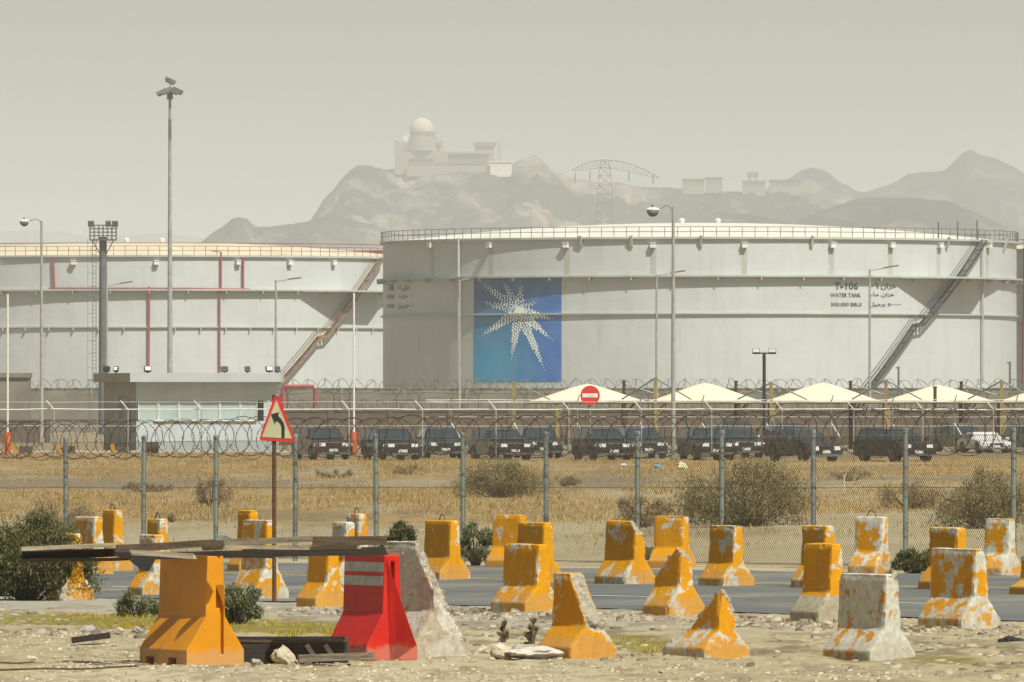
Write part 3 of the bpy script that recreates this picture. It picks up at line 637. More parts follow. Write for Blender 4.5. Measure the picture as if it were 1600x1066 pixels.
    def stair(s, pts, m, m2):
        """pts: (px, py) from bottom to top"""
        P3 = []
        for px, py in pts: f = s.phi(px); P3.append((f, s.zz(py, f)))
        path = []
        for (f0, z0), (f1, z1) in zip(P3[:-1], P3[1:]):
            n = max(2, int(math.hypot((f1 - f0) * s.R, z1 - z0) / 0.45))
            path += [(f0 + (f1 - f0) * k / n, z0 + (z1 - z0) * k / n) for k in range(n)]
        path.append(P3[-1])
        for r in (0.12, 1.0):
            V = []; mb = MB()
            for f, z in path: a = s.at(f, z, r); V += [a + Vector((0, 0, -0.22)), a + Vector((0, 0, 0.12))]
            mb.v = [tuple(v) for v in V]
            for i in range(len(path) - 1): a = 2 * i; mb.f.append((a, a + 2, a + 3, a + 1)); mb.m.append(0)
            o = mb.build('stringer', m, s.t)
            md = o.modifiers.new('solid', 'SOLIDIFY'); md.thickness = 0.06
            if r > .5 or True:
                for hh in (0.65, 1.1):
                    MB().tube([s.at(f, z + hh, r) for f, z in path], 0.032, 4).build('handrail', m2, s.t)
        mb = MB()
        for f, z in path:
            c, sn = math.cos(f), math.sin(f)
            M = Matrix(((c, sn, 0, s.R * sn), (sn, -c, 0, -s.R * c), (0, 0, 1, z), (0, 0, 0, 1)))
            mb.box(-0.15, 0.15, 0.1, 1.0, -0.03, 0.01, M)
        o = mb.build('stair_tread', m, s.t); o['kind'] = 'stuff'
        mb = MB()
        for k, (f, z) in enumerate(path[::4]): mb.bar(s.at(f, z, 1.0), s.at(f, z + 1.1, 1.0), 0.05); mb.bar(s.at(f, z - .3, 0.0), s.at(f, z - .1, 1.0), 0.08)
        o = mb.build('baluster', m2, s.t); o['kind'] = 'stuff'
        return path
    def pipe(s, pts, r, m, name='pipe', off=0.35):
        pp = []
        for (a, b_), (c_, d_) in zip(pts[:-1], pts[1:]):
            n = max(1, int(abs(c_ - a) / 12)); pp += [(a + (c_ - a) * k / n, b_ + (d_ - b_) * k / n) for k in range(n)]
        pp.append(pts[-1])
        MB().tube([s.pt(a, b_, off) for a, b_ in pp], r, 6).build(name, m, s.t)

def walkway(tk, pts):
    mb = MB(); ph = [tk.phi(p) for p, w in pts]; ws = [w for p, w in pts]; n = 40
    for i in range(n + 1):
        f = ph[0] + (ph[-1] - ph[0]) * i / n; w = float(np.interp(f, ph, ws))
        for rr_, z in ((-.02, 16.60), (w, 16.60), (w, 16.80), (-.02, 16.80)): mb.v.append(tuple(tk.at(f, z + .003, rr_)))
    for i in range(n):
        for j in range(4): a = i * 4 + j; b_ = i * 4 + (j + 1) % 4; mb.f.append((a, a + 4, b_ + 4, b_)); mb.m.append(0)
    mb.build('stair_walkway', m_ring, tk.t, recalc=True)
T2 = Tank('large white water tank with blue starburst emblem panel and dark zigzag stair', 1093, 1019, m_roof, 12.55)
T2.railing(m_rail)
walkway(T2, ((1385, .75), (1432, 2.6), (1446, 3.0), (1490, 3.0), (1512, 1.6), (1545, .75)))
T2.vents([678, 768, 883, 1013, 1150, 1283, 1374, 1450, 1530], 384); T2.brackets(16.65, 7.5, 0.7)
T2.stair([(1290, 668), (1408, 508), (1419, 506), (1516, 376)], m_stairD, m_stairD)
mb = MB(); f = T2.phi(1518); T2.pipe([(1518, 378), (1518, 600)], 0.13, m_ring, 'riser_pipe'); T2.pipe([(722, 372), (722, 620)], 0.16, m_ring, 'riser_pipe')
for px in (905, 981, 1085, 1252, 1462, 1558):
    f = T2.phi(px); z = T2.H; MB().bar(T2.at(f, z + .2, .5), T2.at(f, z - 1.0, .12), 0.28, 0.28).build('rim_bracket', m_ring, T2.t)
for px in (1064, 1120):
    o = MB().tube([(0, 0, 0), (0, 0, 0.45), (0, 0, .6)], [0.22, 0.36, 0.1], 8).build('roof_vent', m_lite, T2.t); o.location = (PX(px, 1019) - T2.cx, -6, T2.H + 2.1)
for (px, hh) in ((1449, 1.9), (1480, 2.0), (1512, 2.2)):
    f = T2.phi(px); MB().tube([T2.at(f, T2.H, .1), T2.at(f, T2.H + hh, .1)], 0.09, 5).build('post', m_rail, T2.t)

# emblem panel
def emblem():
    f0, f1 = T2.phi(742), T2.phi(875); z0, z1 = T2.zz(597, T2.phi(808)), 16.62
    V, Fq = cyl_patch(0, 0, T2.R + 0.03, f0, f1, z0, z1, 40, 50)
    m, nt, b = nodes('emblem_blue_paint'); b.inputs['Roughness'].default_value = 0.6
    at = nt.nodes.new('ShaderNodeAttribute'); at.attribute_name = 'paint'
    n1 = ntex(nt, 0.6, 5); c = mixc(nt, ramp(nt, n1.outputs[0], [(0.4, 0.0), (0.7, 0.18)]).outputs[0], at.outputs['Color'], (0.30, 0.42, 0.48))
    nt.links.new(c, b.inputs['Base Color'])
    me = np_mesh('emblem_panel', V, Fq, m, True); Va = np.array(V)
    fu = (np.arctan2(Va[:, 0], -Va[:, 1]) - f0) / (f1 - f0); fv = (Va[:, 2] - z0) / (z1 - z0)
    teal = np.array([0.008, 0.300, 0.560]); navy = np.array([0.025, 0.085, 0.270]); blue = np.array([0.012, 0.130, 0.450])
    w1 = np.clip((0.78 - fv) * 1.8, 0, 1) * np.clip((0.85 - fu) * 1.8, 0, 1); w2 = sstep(0.45, 0.8, fu)
    col = navy[None] * (1 - w2[:, None]) + blue[None] * w2[:, None]; col = col * (1 - w1[:, None]) + teal[None] * w1[:, None]
    t_ = sstep(0.6, 1.0, fv)[:, None] * 0.7; col = col * (1 - t_) + navy[None] * 0.85 * t_
    ca = me.color_attributes.new('paint', 'FLOAT_COLOR', 'POINT'); ca.data.foreach_set('color', np.concatenate([col, np.ones((len(col), 1))], 1).astype(np.float32).ravel())
    link('emblem_panel', me, T2.t)
    tips = [(110, 100), (315, 105), (475, 118), (602, 285), (742, 440), (737, 625), (675, 890), (390, 800), (115, 602), (112, 285)]
    cx, cy = 455, 372; mb = MB(); rr = random.Random(3)
    def P_(zx, zy): return 730 + zx / 5.613, 420 + zy / 5.613
    def dot(zx, zy, r):
        if abs(zy - 398) < 5: return
        px, py_ = P_(zx, zy); f = T2.phi(px); z = T2.zz(py_, f); k = 8; rm = r / 5.613 / F * T2.Dc
        a0 = rr.random(); mb.face([T2.at(f + rm * math.cos(a0 + 6.283 * q / k) / T2.R, z + rm * 1.15 * math.sin(a0 + 6.283 * q / k), 0.045) for q in range(k)])
    for tx, ty in tips:
        dx, dy = tx - cx, ty - cy; L = math.hypot(dx, dy); ux, uy = dx / L, dy / L; n = int(L / 26)
        for k in range(2, n + 1):
            f = k / n; wid = 44 * (1 - f) ** 0.8 + 5; lanes = max(1, int(round(wid / 10)))
            sz = (3.6 + 7.4 * math.sin(min(1, f * 1.05) * math.pi) ** 0.8) * (0.75 if ty < cy else 1.05)
            for q in range(lanes):
                o_ = (q - (lanes - 1) / 2) * (25 if lanes > 1 else 0) * (1 - f * .3)
                st = 11 if q % 2 else 0
                if abs(o_) < wid + 10: dot(cx + ux * (L * f + st) - uy * o_ * .9, cy + uy * (L * f + st) + ux * o_ * .9, sz)
    for k in range(170):
        a = rr.random() * 6.283; r = 75 * rr.random() ** .6; dot(cx + 1.15 * r * math.cos(a) - 5, cy + 10 + 0.75 * r * math.sin(a), 4.5 + 3 * rr.random())
    c0 = P_(460, 360); f = T2.phi(c0[0]); z = T2.zz(c0[1], f)
    mb.face([T2.at(f + 1.1 * math.cos(6.283 * q / 16) * .6 / T2.R * (1 + .25 * math.sin(q * 2.3)), z + 0.4 * math.sin(6.283 * q / 16), 0.05) for q in range(16)])
    o = mb.build('emblem_dots', m_dot, T2.t); o['kind'] = 'stuff'
emblem()
def lettering(txt, px0, px1, py0, py1, tank, bold=0.0):
    cu = bpy.data.curves.new('lettering', 'FONT'); cu.body = txt; cu.size = 1; cu.offset = bold; cu.resolution_u = 2
    o = bpy.data.objects.new('tmp', cu); C.objects.link(o); bpy.context.view_layer.update()
    me = bpy.data.meshes.new_from_object(o.evaluated_get(bpy.context.evaluated_depsgraph_get())); bpy.data.objects.remove(o)
    n = len(me.vertices)
    if n == 0: return
    co = np.zeros(n * 3); me.vertices.foreach_get('co', co); co = co.reshape(-1, 3)
    mn, mx_ = co.min(0), co.max(0); fa, fb = tank.phi(px0), tank.phi(px1)
    f = fa + (co[:, 0] - mn[0]) / (mx_[0] - mn[0]) * (fb - fa)
    z0, z1 = tank.zz(py1, fa), tank.zz(py0, fa); z = z0 + (co[:, 1] - mn[1]) / (mx_[1] - mn[1]) * (z1 - z0)
    r = tank.R + 0.045
    V = np.stack([r * np.sin(f), -r * np.cos(f), z], 1); me.vertices.foreach_set('co', V.astype(np.float32).ravel()); me.materials.clear(); me.materials.append(m_text); me.update()
    link('lettering', me, tank.t)['kind'] = 'stuff'
for (a, b_, c_, d_, y0) in ((1287, 1324, 1341, 1383, 441), (608, 617.5, 624, 643, 444)):
    w = (b_ - a) / 37
    lettering('T-106', a, b_, y0, y0 + 11.5, T2, 0.03); lettering('WATER TANK', a - 6 * w, b_ + 4 * w, y0 + 17, y0 + 23.5, T2, 0.02); lettering('500,000 BBLS', a - 5 * w, b_ + 5 * w, y0 + 32, y0 + 38.5, T2, 0.02)
    lettering('\u0661\u0660\u0666 \uFEE5\uFE8D\uFEB0\uFEA7', c_, d_, y0 + 1, y0 + 12, T2, 0.02); lettering('\uFE80\uFE8E\uFEE3 \uFEE5\uFE8D\uFEB0\uFEA7', c_ + 1, d_ - 3, y0 + 16, y0 + 23.5, T2, 0.02)
    lettering('\uFEDE\uFEF4\uFEE3\uFEAE\uFE91 \u0665\u0660\u0660\u0660\u0660\u0660', c_, d_ + 7, y0 + 31, y0 + 39, T2, 0.02)

T1 = Tank('white tank with cream roof, red pipework and rusty orange stair', 236, 1140, m_roofC, 12.1)
T1.railing(m_red)
walkway(T1, ((478, .75), (520, 2.6), (535, 3.0), (572, 3.0), (590, 1.6), (612, .75)))
T1.vents([20, 137, 262, 384, 461, 526], 411, False); T1.brackets(16.65, 7.5, 0.7); T1.brackets(12.1, 5, 0.4)
T1.stair([(392, 660), (502, 527), (512, 525), (594, 404)], m_rustst, m_rustst)
T1.pipe([(106, 403), (108, 450)], 0.13, m_red); T1.pipe([(100, 450.5), (180, 450.5), (300, 450.5), (400, 452)], 0.11, m_red); T1.pipe([(251, 448), (250, 585)], 0.14, m_red)
T1.pipe([(345, 392), (358, 394), (358, 450), (356, 462), (356, 585)], 0.115, m_red); T1.pipe([(391, 402), (391, 452)], 0.13, m_red)
for zz_ in (22.4,): 
    pts = [T1.at(R_(a), zz_, -0.6) for a in np.linspace(90, 270, 60)]; MB().tube(pts, 0.22, 5).build('foam_pipe', m_red, T1.t)
pts = [T1.at(R_(a), T1.H + 1.55, 0.1) for a in np.linspace(-90, 90, 80)]; MB().tube(pts, 0.05, 4).build('foam_pipe', m_red, T1.t)
for px in (200, 255): o = MB().tube([(0, 0, 0), (0, 0, 0.5), (0, 0, .65)], [0.24, 0.4, 0.1], 8).build('roof_vent', m_lite, T1.t); o.location = (PX(px, 1140) - T1.cx, -4, T1.H + 2.1)
T3 = Tank('white tank with cream roof edge and red riser at the right margin', 1965, 1080, m_roofC, 12.1)
T3.railing(m_red, 2.25, -95, 0); T3.pipe([(1592, 388), (1592, 450), (1590, 600)], 0.3, m_red, off=0.6)

# ------------------------------------------------------------------ masts, lamps, poles
def gl(px, D): x = PX(px, D); return Vector((x, D, float(gz(x, D))))
def pole_lamp(label, px, pytop, D, headpx, headpy, r=0.11):     # curved arm with bell shaped head
    base = gl(px, D); t = thing('street_lamp', label, 'street lamp', base, 0, 'curved arm street lamps'); H = PZ(pytop, D) - base.z; s = D / F
    MB().tube([(0, 0, -0.3), (0, 0, H)], [r, r * 0.6], 10).build('pole', m_pole, t, True)
    dx = (headpx - px) * s; dz = (pytop - headpy) * s
    pts = [(0, 0, H - 0.25), (dx * 0.12, 0, H - 0.08 + .1), (dx * 0.35, 0, H + 0.12), (dx * 0.6, 0, H + dz * .6 + .06), (dx * 0.75, 0, H + dz + .03)]
    MB().tube(pts, 0.045, 8).build('arm', m_pole, t, True)
    hx, hz = dx, H + dz
    bm = bmesh.new(); bmesh.ops.create_uvsphere(bm, u_segments=16, v_segments=10, radius=1)
    for v in bm.verts:
        x, y, z = v.co; v.co = Vector((x * 0.36 + hx, y * 0.24, (z * 0.13 if z > 0 else z * 0.07) + hz))
    me = bpy.data.meshes.new('housing'); bm.to_mesh(me); bm.free(); me.materials.append(m_wpole); me.polygons.foreach_set('use_smooth', [True] * len(me.polygons)); link('housing', me, t)
    bm = bmesh.new(); bmesh.ops.create_uvsphere(bm, u_segments=16, v_segments=10, radius=1)
    for v in bm.verts:
        x, y, z = v.co; v.co = Vector((x * (0.30) + hx, y * 0.22, min(z, 0) * 0.30 + hz - 0.05))
    me = bpy.data.meshes.new('lens'); bm.to_mesh(me); bm.free(); me.materials.append(m_olive if False else m_poleD); me.polygons.foreach_set('use_smooth', [True] * len(me.polygons)); link('lens', me, t)
    MB().tube([(hx - .02, 0, hz + .1), (hx - .02, 0, hz + .26)], 0.05, 6).build('photocell', m_poleD, t)
    MB().tube([(0, 0, 0.0), (0, 0, .5)], r * 1.25, 10).build('base_sleeve', m_pole, t)
pole_lamp('tall street lamp with curved arm in front of the emblem tank', 1052, 324, 445, 1020, 328, 0.12)
pole_lamp('street lamp with curved arm at the far left margin of the left tank', 65, 345, 600, 38, 346, 0.13)

def led_lamp(label, px, pytop, D, tip, tippy):
    base = gl(px, D); t = thing('led_street_lamp', label, 'street lamp', base, 0, 'thin led street lamps before the tanks'); H = PZ(pytop, D) - base.z; s = D / F
    MB().tube([(0, 0, -0.3), (0, 0, H)], [0.13, 0.085], 8).build('pole', m_pole, t)
    ax = (tip - px) * s; az_ = (pytop - tippy) * s
    MB().tube([(0, 0, H - .1), (ax * .55, 0, H + az_ * .4)], 0.05, 6).build('arm', m_pole, t)
    mb = MB(); mb.bar((ax * .5, 0, H + az_ * .4), (ax, 0, H + az_), 0.34, 0.12); mb.build('luminaire', m_poleD, t)
led_lamp('thin lamp pole above the guard house roof before the left tank', 431, 438, 760, 471, 434)
led_lamp('thin lamp pole left of the blue emblem panel', 718, 437, 760, 748, 432)
led_lamp('thin lamp pole just left of the tall curved lamp', 1026, 429, 760, 1071, 423)
led_lamp('thin lamp pole crossing the Arabic tank lettering', 1359, 421, 760, 1404, 415)
led_lamp('thin lamp pole hidden behind the dark floodlight tower', 167, 445, 770, 207, 440)

# high mast
D = 900.0; b_ = gl(265.5, D); t = thing('high_mast_light', 'very tall high mast light rising far above the left tank', 'light mast', b_); H = PZ(140, D); s = D / F
MB().tube([(0, 0, -.5), (0, 0, H * .5), (0, 0, H)], [0.30, 0.22, 0.13], 12).build('mast', m_pole, t, True)
MB().tube([(0, 0, H - 1.0), (0, 0, H + 0.2)], 0.3, 10).build('head_frame', m_galv, t)
MB().tube([(0, 0, H - 5.2), (0, 0, H - 3.0)], 0.165, 8).build('winch_collar', m_rail, t)
for (dx, dz, dy) in ((-.85, 0.0, 0), (0.8, 0.15, 0), (0.05, 1.15, .1), (-0.35, .1, -.8), (0.4, .1, -.7)):
    mb = MB(); mb.bar((dx * .3, dy * .3, H - .1 + dz * .6), (dx, dy, H + dz * .9 - .2), 0.10)
    M = Matrix.Translation((dx, dy, H + dz - .25)) @ Matrix.Rotation(R_(25 if dx > 0 else -25), 4, 'Y')
    mb.bar((0, 0, H), (dx * .3, dy * .3, H - .1 + dz * .6), .10); mb.bar((dx, dy, H + dz * .9 - .3), (dx, dy, H + dz - .1), .1); mb.build('bracket', m_galv, t); mb = MB(); mb.box(-0.55, 0.55, -.3, .3, -.18, .2, M); mb.box(-0.45, 0.45, -.25, .25, -.32, -.18, M); mb.build('floodlight', m_rail if dx > 0 else m_galv, t, recalc=True)

# floodlight tower
D = 800.0; base = gl(161, D); t = thing('floodlight_tower', 'dark grey floodlight tower with railed crow nest platform and ladder', 'light mast', base); s = D / F; H = PZ(374, D)
MB().tube([(0, 0, -.5), (0, 0, H + .2)], [0.42, 0.33], 12).build('mast', m_poleD, t, True)
hw = 20.5 * s
mb = MB(); mb.box(-hw, hw, -hw * .8, hw * .8, H - .12, H); mb.build('platform', m_poleD, t)
H2 = PZ(352, D)
for k in range(4):
    z = H + (H2 - H) * (k + 1) / 4
    for yy in (-hw * .8, hw * .8): MB().bar((-hw, yy, z), (hw, yy, z), 0.06).build('guard_rail', m_poleD, t)
    for xx in (-hw, hw): MB().bar((xx, -hw * .8, z), (xx, hw * .8, z), 0.06).build('guard_rail', m_poleD, t)
for yy in (-hw * .8, hw * .8):
    for k in range(7): xx = -hw + 2 * hw * k / 6; MB().bar((xx, yy, H), (xx, yy, H2), 0.06).build('railing_post', m_poleD, t)
for xx, yy in ((-hw + .1, -.7), (hw - .1, -.7), (.5, -.9), (-hw + .1, .7), (hw - .1, .7)):
    mb = MB(); M = Matrix.Translation((xx, yy, H2 + .12)) @ Matrix.Rotation(R_(20), 4, 'X'); mb.box(-.24, .24, -.14, .14, -.24, .24, M); mb.build('floodlight', m_rail, t)
for sx in (-1, 1): MB().bar((sx * .3, 0, H - 1.3), (sx * hw * .8, 0, H - .1), 0.08).build('strut', m_poleD, t)
mb = MB()
for xx in (-.62, -.95): mb.bar((xx, 0, 0), (xx, 0, H), 0.05)
for k in range(int(H / .35)): mb.bar((-.62, 0, .3 + k * .35), (-.95, 0, .3 + k * .35), 0.035)
o = mb.build('ladder', m_poleD, t)
mb = MB()
for k in range(int(H / 1.2)):
    z = 2.4 + k * 1.2
    if z < H: mb.bar((-.95, -.1, z), (-1.35, -.3, z), .035); mb.bar((-1.35, -.3, z), (-.62, -.4, z), .035)
mb.bar((-1.35, -.3, 2.4), (-1.35, -.3, H), .035); mb.build('ladder_cage', m_poleD, t)

# slim white poles with orange sleeves
for px, D, top, lab in ((12, 480, 460, 'slim white pole with orange sleeve at the left margin'), (553, 480, 458, 'slim white pole with orange sleeve behind the first parked cars')):
    base = gl(px, D); t = thing('marker_pole', lab, 'pole', base, 0, 'slim white marker poles'); H = PZ(top, D)
    MB().tube([(0, 0, -.2), (0, 0, H)], 0.055, 8).build('pole', m_wpole, t)
    MB().tube([(0, -.02, 0), (0, -.02, 1.25)], 0.17, 12).build('orange_sleeve', m_orange, t, True)
base = gl(1194, 530); t = thing('twin_floodlight_post', 'black post carrying two floodlights above the second canopy gap', 'floodlight', base); H = PZ(552, 530)
MB().tube([(0, 0, -.2), (0, 0, H)], 0.10, 8).build('post', m_black, t)
MB().bar((-.55, 0, H), (.55, 0, H), 0.08).build('crossbar', m_black, t)
for sx in (-1, 1):
    M = Matrix.Translation((sx * .48, -.1, H + .12)) @ Matrix.Rotation(R_(-35), 4, 'X'); mb = MB(); mb.box(-.22, .22, -.08, .08, -.16, .16, M); fl = mb.build('floodlight', m_black, t)
    mb = MB(); mb.box(-.19, .19, -.086, -.081, -.13, .13, M); mb.build('lens', m_refl, fl)

# red pipe frame and thin rods near tanks
t = thing('red_pipe_frame', 'red pipe frame standing beside the guard house', 'pipe frame', gl(467, 700)); s = 700 / F
zt = PZ(604, 700)
MB().tube([(-25 * s, 0, -.1), (-25 * s, 0, zt - .3), (-23 * s, 0, zt), (23 * s, 0, zt), (25 * s, 0, zt - .3), (25 * s, 0, -.1)], 0.15, 8).build('pipe', m_red, t, True)
MB().tube([(-31 * s, 0.2, -.1), (-31 * s, 0.2, zt - .7), (-25 * s, .2, zt - .7)], 0.1, 8).build('side_pipe', m_red, t, True)
for px, top, lab in ((1404, 574, 'small grey vent post in front of the tank stair foot'), (1578, 566, 'dark thin vent post near the right end of the tank')):
    D = 780; t = thing('vent_post', lab, 'post', gl(px, D)); H = PZ(top, D)
    MB().tube([(0, 0, -.1), (0, 0, H)], 0.09, 6).build('post', m_poleD, t); MB().tube([(-.25, 0, H - .05), (.1, 0, H)], 0.08, 6).build('cap', m_poleD, t)

# ------------------------------------------------------------------ compound walls
def wall(name, label, px0, px1, D, top, m, step, th=0.3):
    x0, x1 = PX(px0, D), PX(px1, D); t = thing(name, label, 'wall', ((x0 + x1) / 2, D, 0)); H = PZ(top, D)
    n = int((x1 - x0) / step); c = (x0 + x1) / 2
    mbp = MB(); mbp.box(-step / 2 + .1, step / 2 - .1, -th / 2, th / 2, -.2, H - .15); me = mbp.mesh('panel', m)
    mbq = MB(); mbq.box(-.16, .16, -th / 2 - .08, th / 2 + .08, -.2, H); mq = mbq.mesh('pier', m)
    for k in range(n + 1):
        xx = x0 + k * step - c; link('pier', mq, t, (xx, 0, 0))
        if k < n: link('panel', me, t, (xx + step / 2, 0, 0))
    mb = MB(); mb.box(x0 - c, x1 - c, -th / 2 - .05, th / 2 + .05, H - .15, H - .02); mb.build('coping', m, t)
wall('perimeter_wall', 'long grey block wall under razor wire at the foot of the tanks', -150, 1750, 860, 606, m_wallg, 6.0)
wall('boundary_wall', 'long low brown wall behind the parked cars', 330, 1750, 600, 640, m_wallb, 4.0)
wall('boundary_wall', 'short low brown wall behind the orange sleeved pole left of the guard house', -100, 150, 640, 655, m_wallb, 4.0)
t = thing('utility_hut', 'low grey flat roofed hut behind the pole at the left margin', 'hut', gl(10, 700)); s = 700 / F
mb = MB(); mb.box(-70 * s, 34 * s, 0, 4, 0, PZ(590, 700)); mb.build('wall', m_wallg, t)
mb = MB(); mb.box(-72 * s, 36 * s, -.2, 4.2, PZ(590, 700), PZ(583, 700)); mb.build('roof', m_wallg, t)

def coil(label, pts, r, pitch, wire, m, barb=0.0, n=10, jitter=.06, cross=True, name='razor_wire', seg=14):
    """concertina coil along a polyline of centre points"""
    pts = [Vector(p) for p in pts]; base = pts[0].copy()
    L = [0]
    for a, b in zip(pts[:-1], pts[1:]): L.append(L[-1] + (b - a).length)
    total = L[-1]
    def posat(d):
        for i in range(len(pts) - 1):
            if d <= L[i + 1] or i == len(pts) - 2:
                f = (d - L[i]) / (L[i + 1] - L[i]); return pts[i].lerp(pts[i + 1], f), (pts[i + 1] - pts[i]).normalized()
    mb = MB()
    for ph, sg in (((0, 1), (math.pi * .8, -1)) if cross else ((0, 1),)):
        N = int(total / pitch * seg); path = []
        for i in range(N + 1):
            d = total * i / N; c, dr = posat(d); a = sg * 2 * math.pi * i / seg + ph
            sx = dr.cross(Vector((0, 0, 1))).normalized()
            rr = r * (1 + jitter * mnoise.noise((d * .9, ph, 5)) * 2); sag = 0.5 * jitter * mnoise.noise((d * .23, ph, 2)) - .02
            # loops lean over, which opens them towards the side
            p = c + sx * math.cos(a) * rr * .8 + Vector((0, 0, 1)) * (math.sin(a) * rr + sag) - dr * (math.cos(a) * r * .55 + .3 * pitch * mnoise.noise((d * 1.3, 7, ph)))
            path.append(p - base)
        mb.tube(path, wire, 3, cap=False)
        if barb:
            for i in range(0, N):
                a, b_ = path[i], path[i + 1]
                for f in (.25, .75):
                    q = a.lerp(b_, f); d = (b_ - a).normalized(); w = Vector((random.uniform(-1, 1), random.uniform(-1, 1), random.uniform(-1, 1))).cross(d).normalized() * barb
                    mb.face([q - d * barb * .9 , q + w, q + d * barb * .9, q - w])
    o = mb.build(name, m); o.location = base
    return tag(o, label, 'razor wire')
zt = PZ(606, 860)
coil('faint coil of razor wire along the top of the grey tank wall', [(PX(-60, 860), 860, zt + .35), (PX(1700, 860), 860, zt + .35)], 0.5, 1.5, 0.03, m_rail, 0, jitter=.2, seg=12)

zt = PZ(640, 600)
coil('rusty razor wire coil along the top of the low brown wall behind the cars', [(PX(330, 600), 600, zt + .3), (PX(1700, 600), 600, zt + .3)], 0.42, 1.0, 0.016, m_rustw, 0, jitter=.25, seg=12)
# old wire fence between the two walls
t = thing('rusty_fence', 'old rusty wire fence with forked posts in front of the grey tank wall', 'fence', gl(300, 760))
for k in range(46):
    px = 190 + k * 33 + random.uniform(-6, 6); x = PX(px, 760) - t.location.x; h = PZ(618 + random.uniform(-3, 5), 760)
    mb = MB(); mb.bar((x, 0, -.1), (x + random.uniform(-.15, .15), 0, h), .09); mb.bar((x, 0, h), (x - .45, 0, h + .5), .06); mb.bar((x, 0, h), (x + .4, 0, h + .45), .06); mb.build('post', m_rustw if k % 3 else m_galv, t)
for z in (1.2, 2.2, 3.0, 3.6):
    MB().tube([(PX(185 + 30 * k, 760) - t.location.x, .05, z + random.uniform(-.08, .08)) for k in range(52)], .022, 4, cap=False).build('strand', m_rustw, t)
# ------------------------------------------------------------------ guard house
D = 520.0; s = D / F
gh = thing('guard_house', 'flat roofed grey guard house with long glazed front and roof floodlights', 'guard house', gl(290, D))
def gx(px): return PX(px, D) - PX(290, D)
def gz_(py): return PZ(py, D)
rot = 0.0
def gbox(name, a, b_, t0, t1, y0, y1, m, par=gh):
    mb = MB(); mb.box(gx(a), gx(b_), y0, y1, gz_(t1), gz_(t0)); return mb.build(name, m, par)
gbox('wall', 213, 428, 597, 626, 0.0, 0.2, m_gh); gbox('wall', 213, 428, 658, 708, 0.0, 0.2, m_gh); gbox('wall', 428, 432, 597, 708, 0.0, 5, m_gh)
# receding side wall in the darker shade colour, built as an angled block
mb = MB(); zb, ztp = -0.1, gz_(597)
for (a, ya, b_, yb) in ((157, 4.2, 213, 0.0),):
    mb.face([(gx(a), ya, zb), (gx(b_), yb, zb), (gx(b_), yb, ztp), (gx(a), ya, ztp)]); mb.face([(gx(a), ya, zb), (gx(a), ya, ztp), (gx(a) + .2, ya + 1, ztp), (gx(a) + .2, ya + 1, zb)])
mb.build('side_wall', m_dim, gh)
def side_pt(px, py, off=-.03):
    f = (px - 157) / 56.0; return (gx(px) , 4.2 * (1 - f) + off, gz_(py))
for a, b_, t0, t1, nm in ((181, 192, 618, 655, 'window'), (196, 206, 626, 700, 'door')):
    mb = MB(); mb.face([side_pt(a, t1), side_pt(b_, t1), side_pt(b_, t0), side_pt(a, t0)]); mb.build(nm, m_dglass, gh)
    mb = MB()
    for q in (a - 1, b_): mb.face([side_pt(q, t1, -.06), side_pt(q + 1, t1, -.06), side_pt(q + 1, t0, -.06), side_pt(q, t0, -.06)])
    mb.build('frame', m_gh, gh)
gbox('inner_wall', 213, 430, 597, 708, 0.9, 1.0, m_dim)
for k, (a, b_) in enumerate(((216, 247), (248, 279), (280, 311), (312, 343), (344, 375), (376, 402))):
    w = gbox('window', a, b_, 626, 658, 0.10, 0.12, m_glass)
    for q in (a, b_ - 0.6): gbox('frame', q - .4, q + .8, 626, 658, 0.04, 0.10, m_wpole, w)
gbox('window', 404, 412, 626, 658, 0.1, 0.12, m_dglass); gbox('mullion', 412, 428, 626, 658, 0.0, 0.2, m_gh)
gbox('sill', 241, 402, 656.2, 658.2, -0.12, 0.0, m_lite)
gbox('roof_slab', 204, 440, 583, 597, -0.75, 5.5, m_gh2)
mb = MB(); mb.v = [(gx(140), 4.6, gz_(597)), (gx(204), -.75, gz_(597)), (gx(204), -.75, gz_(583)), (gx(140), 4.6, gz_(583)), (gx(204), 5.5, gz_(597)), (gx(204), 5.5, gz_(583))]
mb.f = [(0, 1, 2, 3), (0, 4, 1), (3, 2, 5), (0, 3, 5, 4)]; mb.m = [0] * 4; mb.build('roof_wing', m_dim, gh)  # left side of the same roof, coloured darker for its shade
for px, tw in ((165, 10), (180, 7), (231, 11), (351, 11), (387, 8), (421, 11), (434, 8)):
    yy = 1.2 if px < 200 else -.3
    fl = thing('roof_floodlight', 'x', 'floodlight', (PX(px, D), D + yy, gz_(583)), R_(20 if px > 200 else -20), 'floodlights on the guard house roof')
    fl['label'] = {165: 'black floodlight at the left corner of the guard house roof', 180: 'small pale faced floodlight second from the left on the roof', 231: 'square black floodlight alone above the guard house window wall',
                   351: 'black floodlight right of the middle of the guard house roof', 387: 'small tilted floodlight between two larger ones on the roof', 421: 'black floodlight with pale lens near the right roof corner', 434: 'last small floodlight at the right end of the roof'}[px]
    w = tw * s / 2; M = Matrix.Translation((0, 0, .22)) @ Matrix.Rotation(R_(-25), 4, 'X')
    mb = MB(); mb.box(-w, w, -.09, .09, -.14, .16, M); mb.build('housing', m_black, fl); mb = MB(); mb.box(-w * .75, w * .75, -.097, -.092, -.09, .11, M); mb.build('lens', m_glint_lens if px in (421, 180, 231) else m_dglass, fl)
    mb = MB(); mb.bar((0, 0, 0), (0, 0, .12), .06); mb.build('stand', m_black, fl)
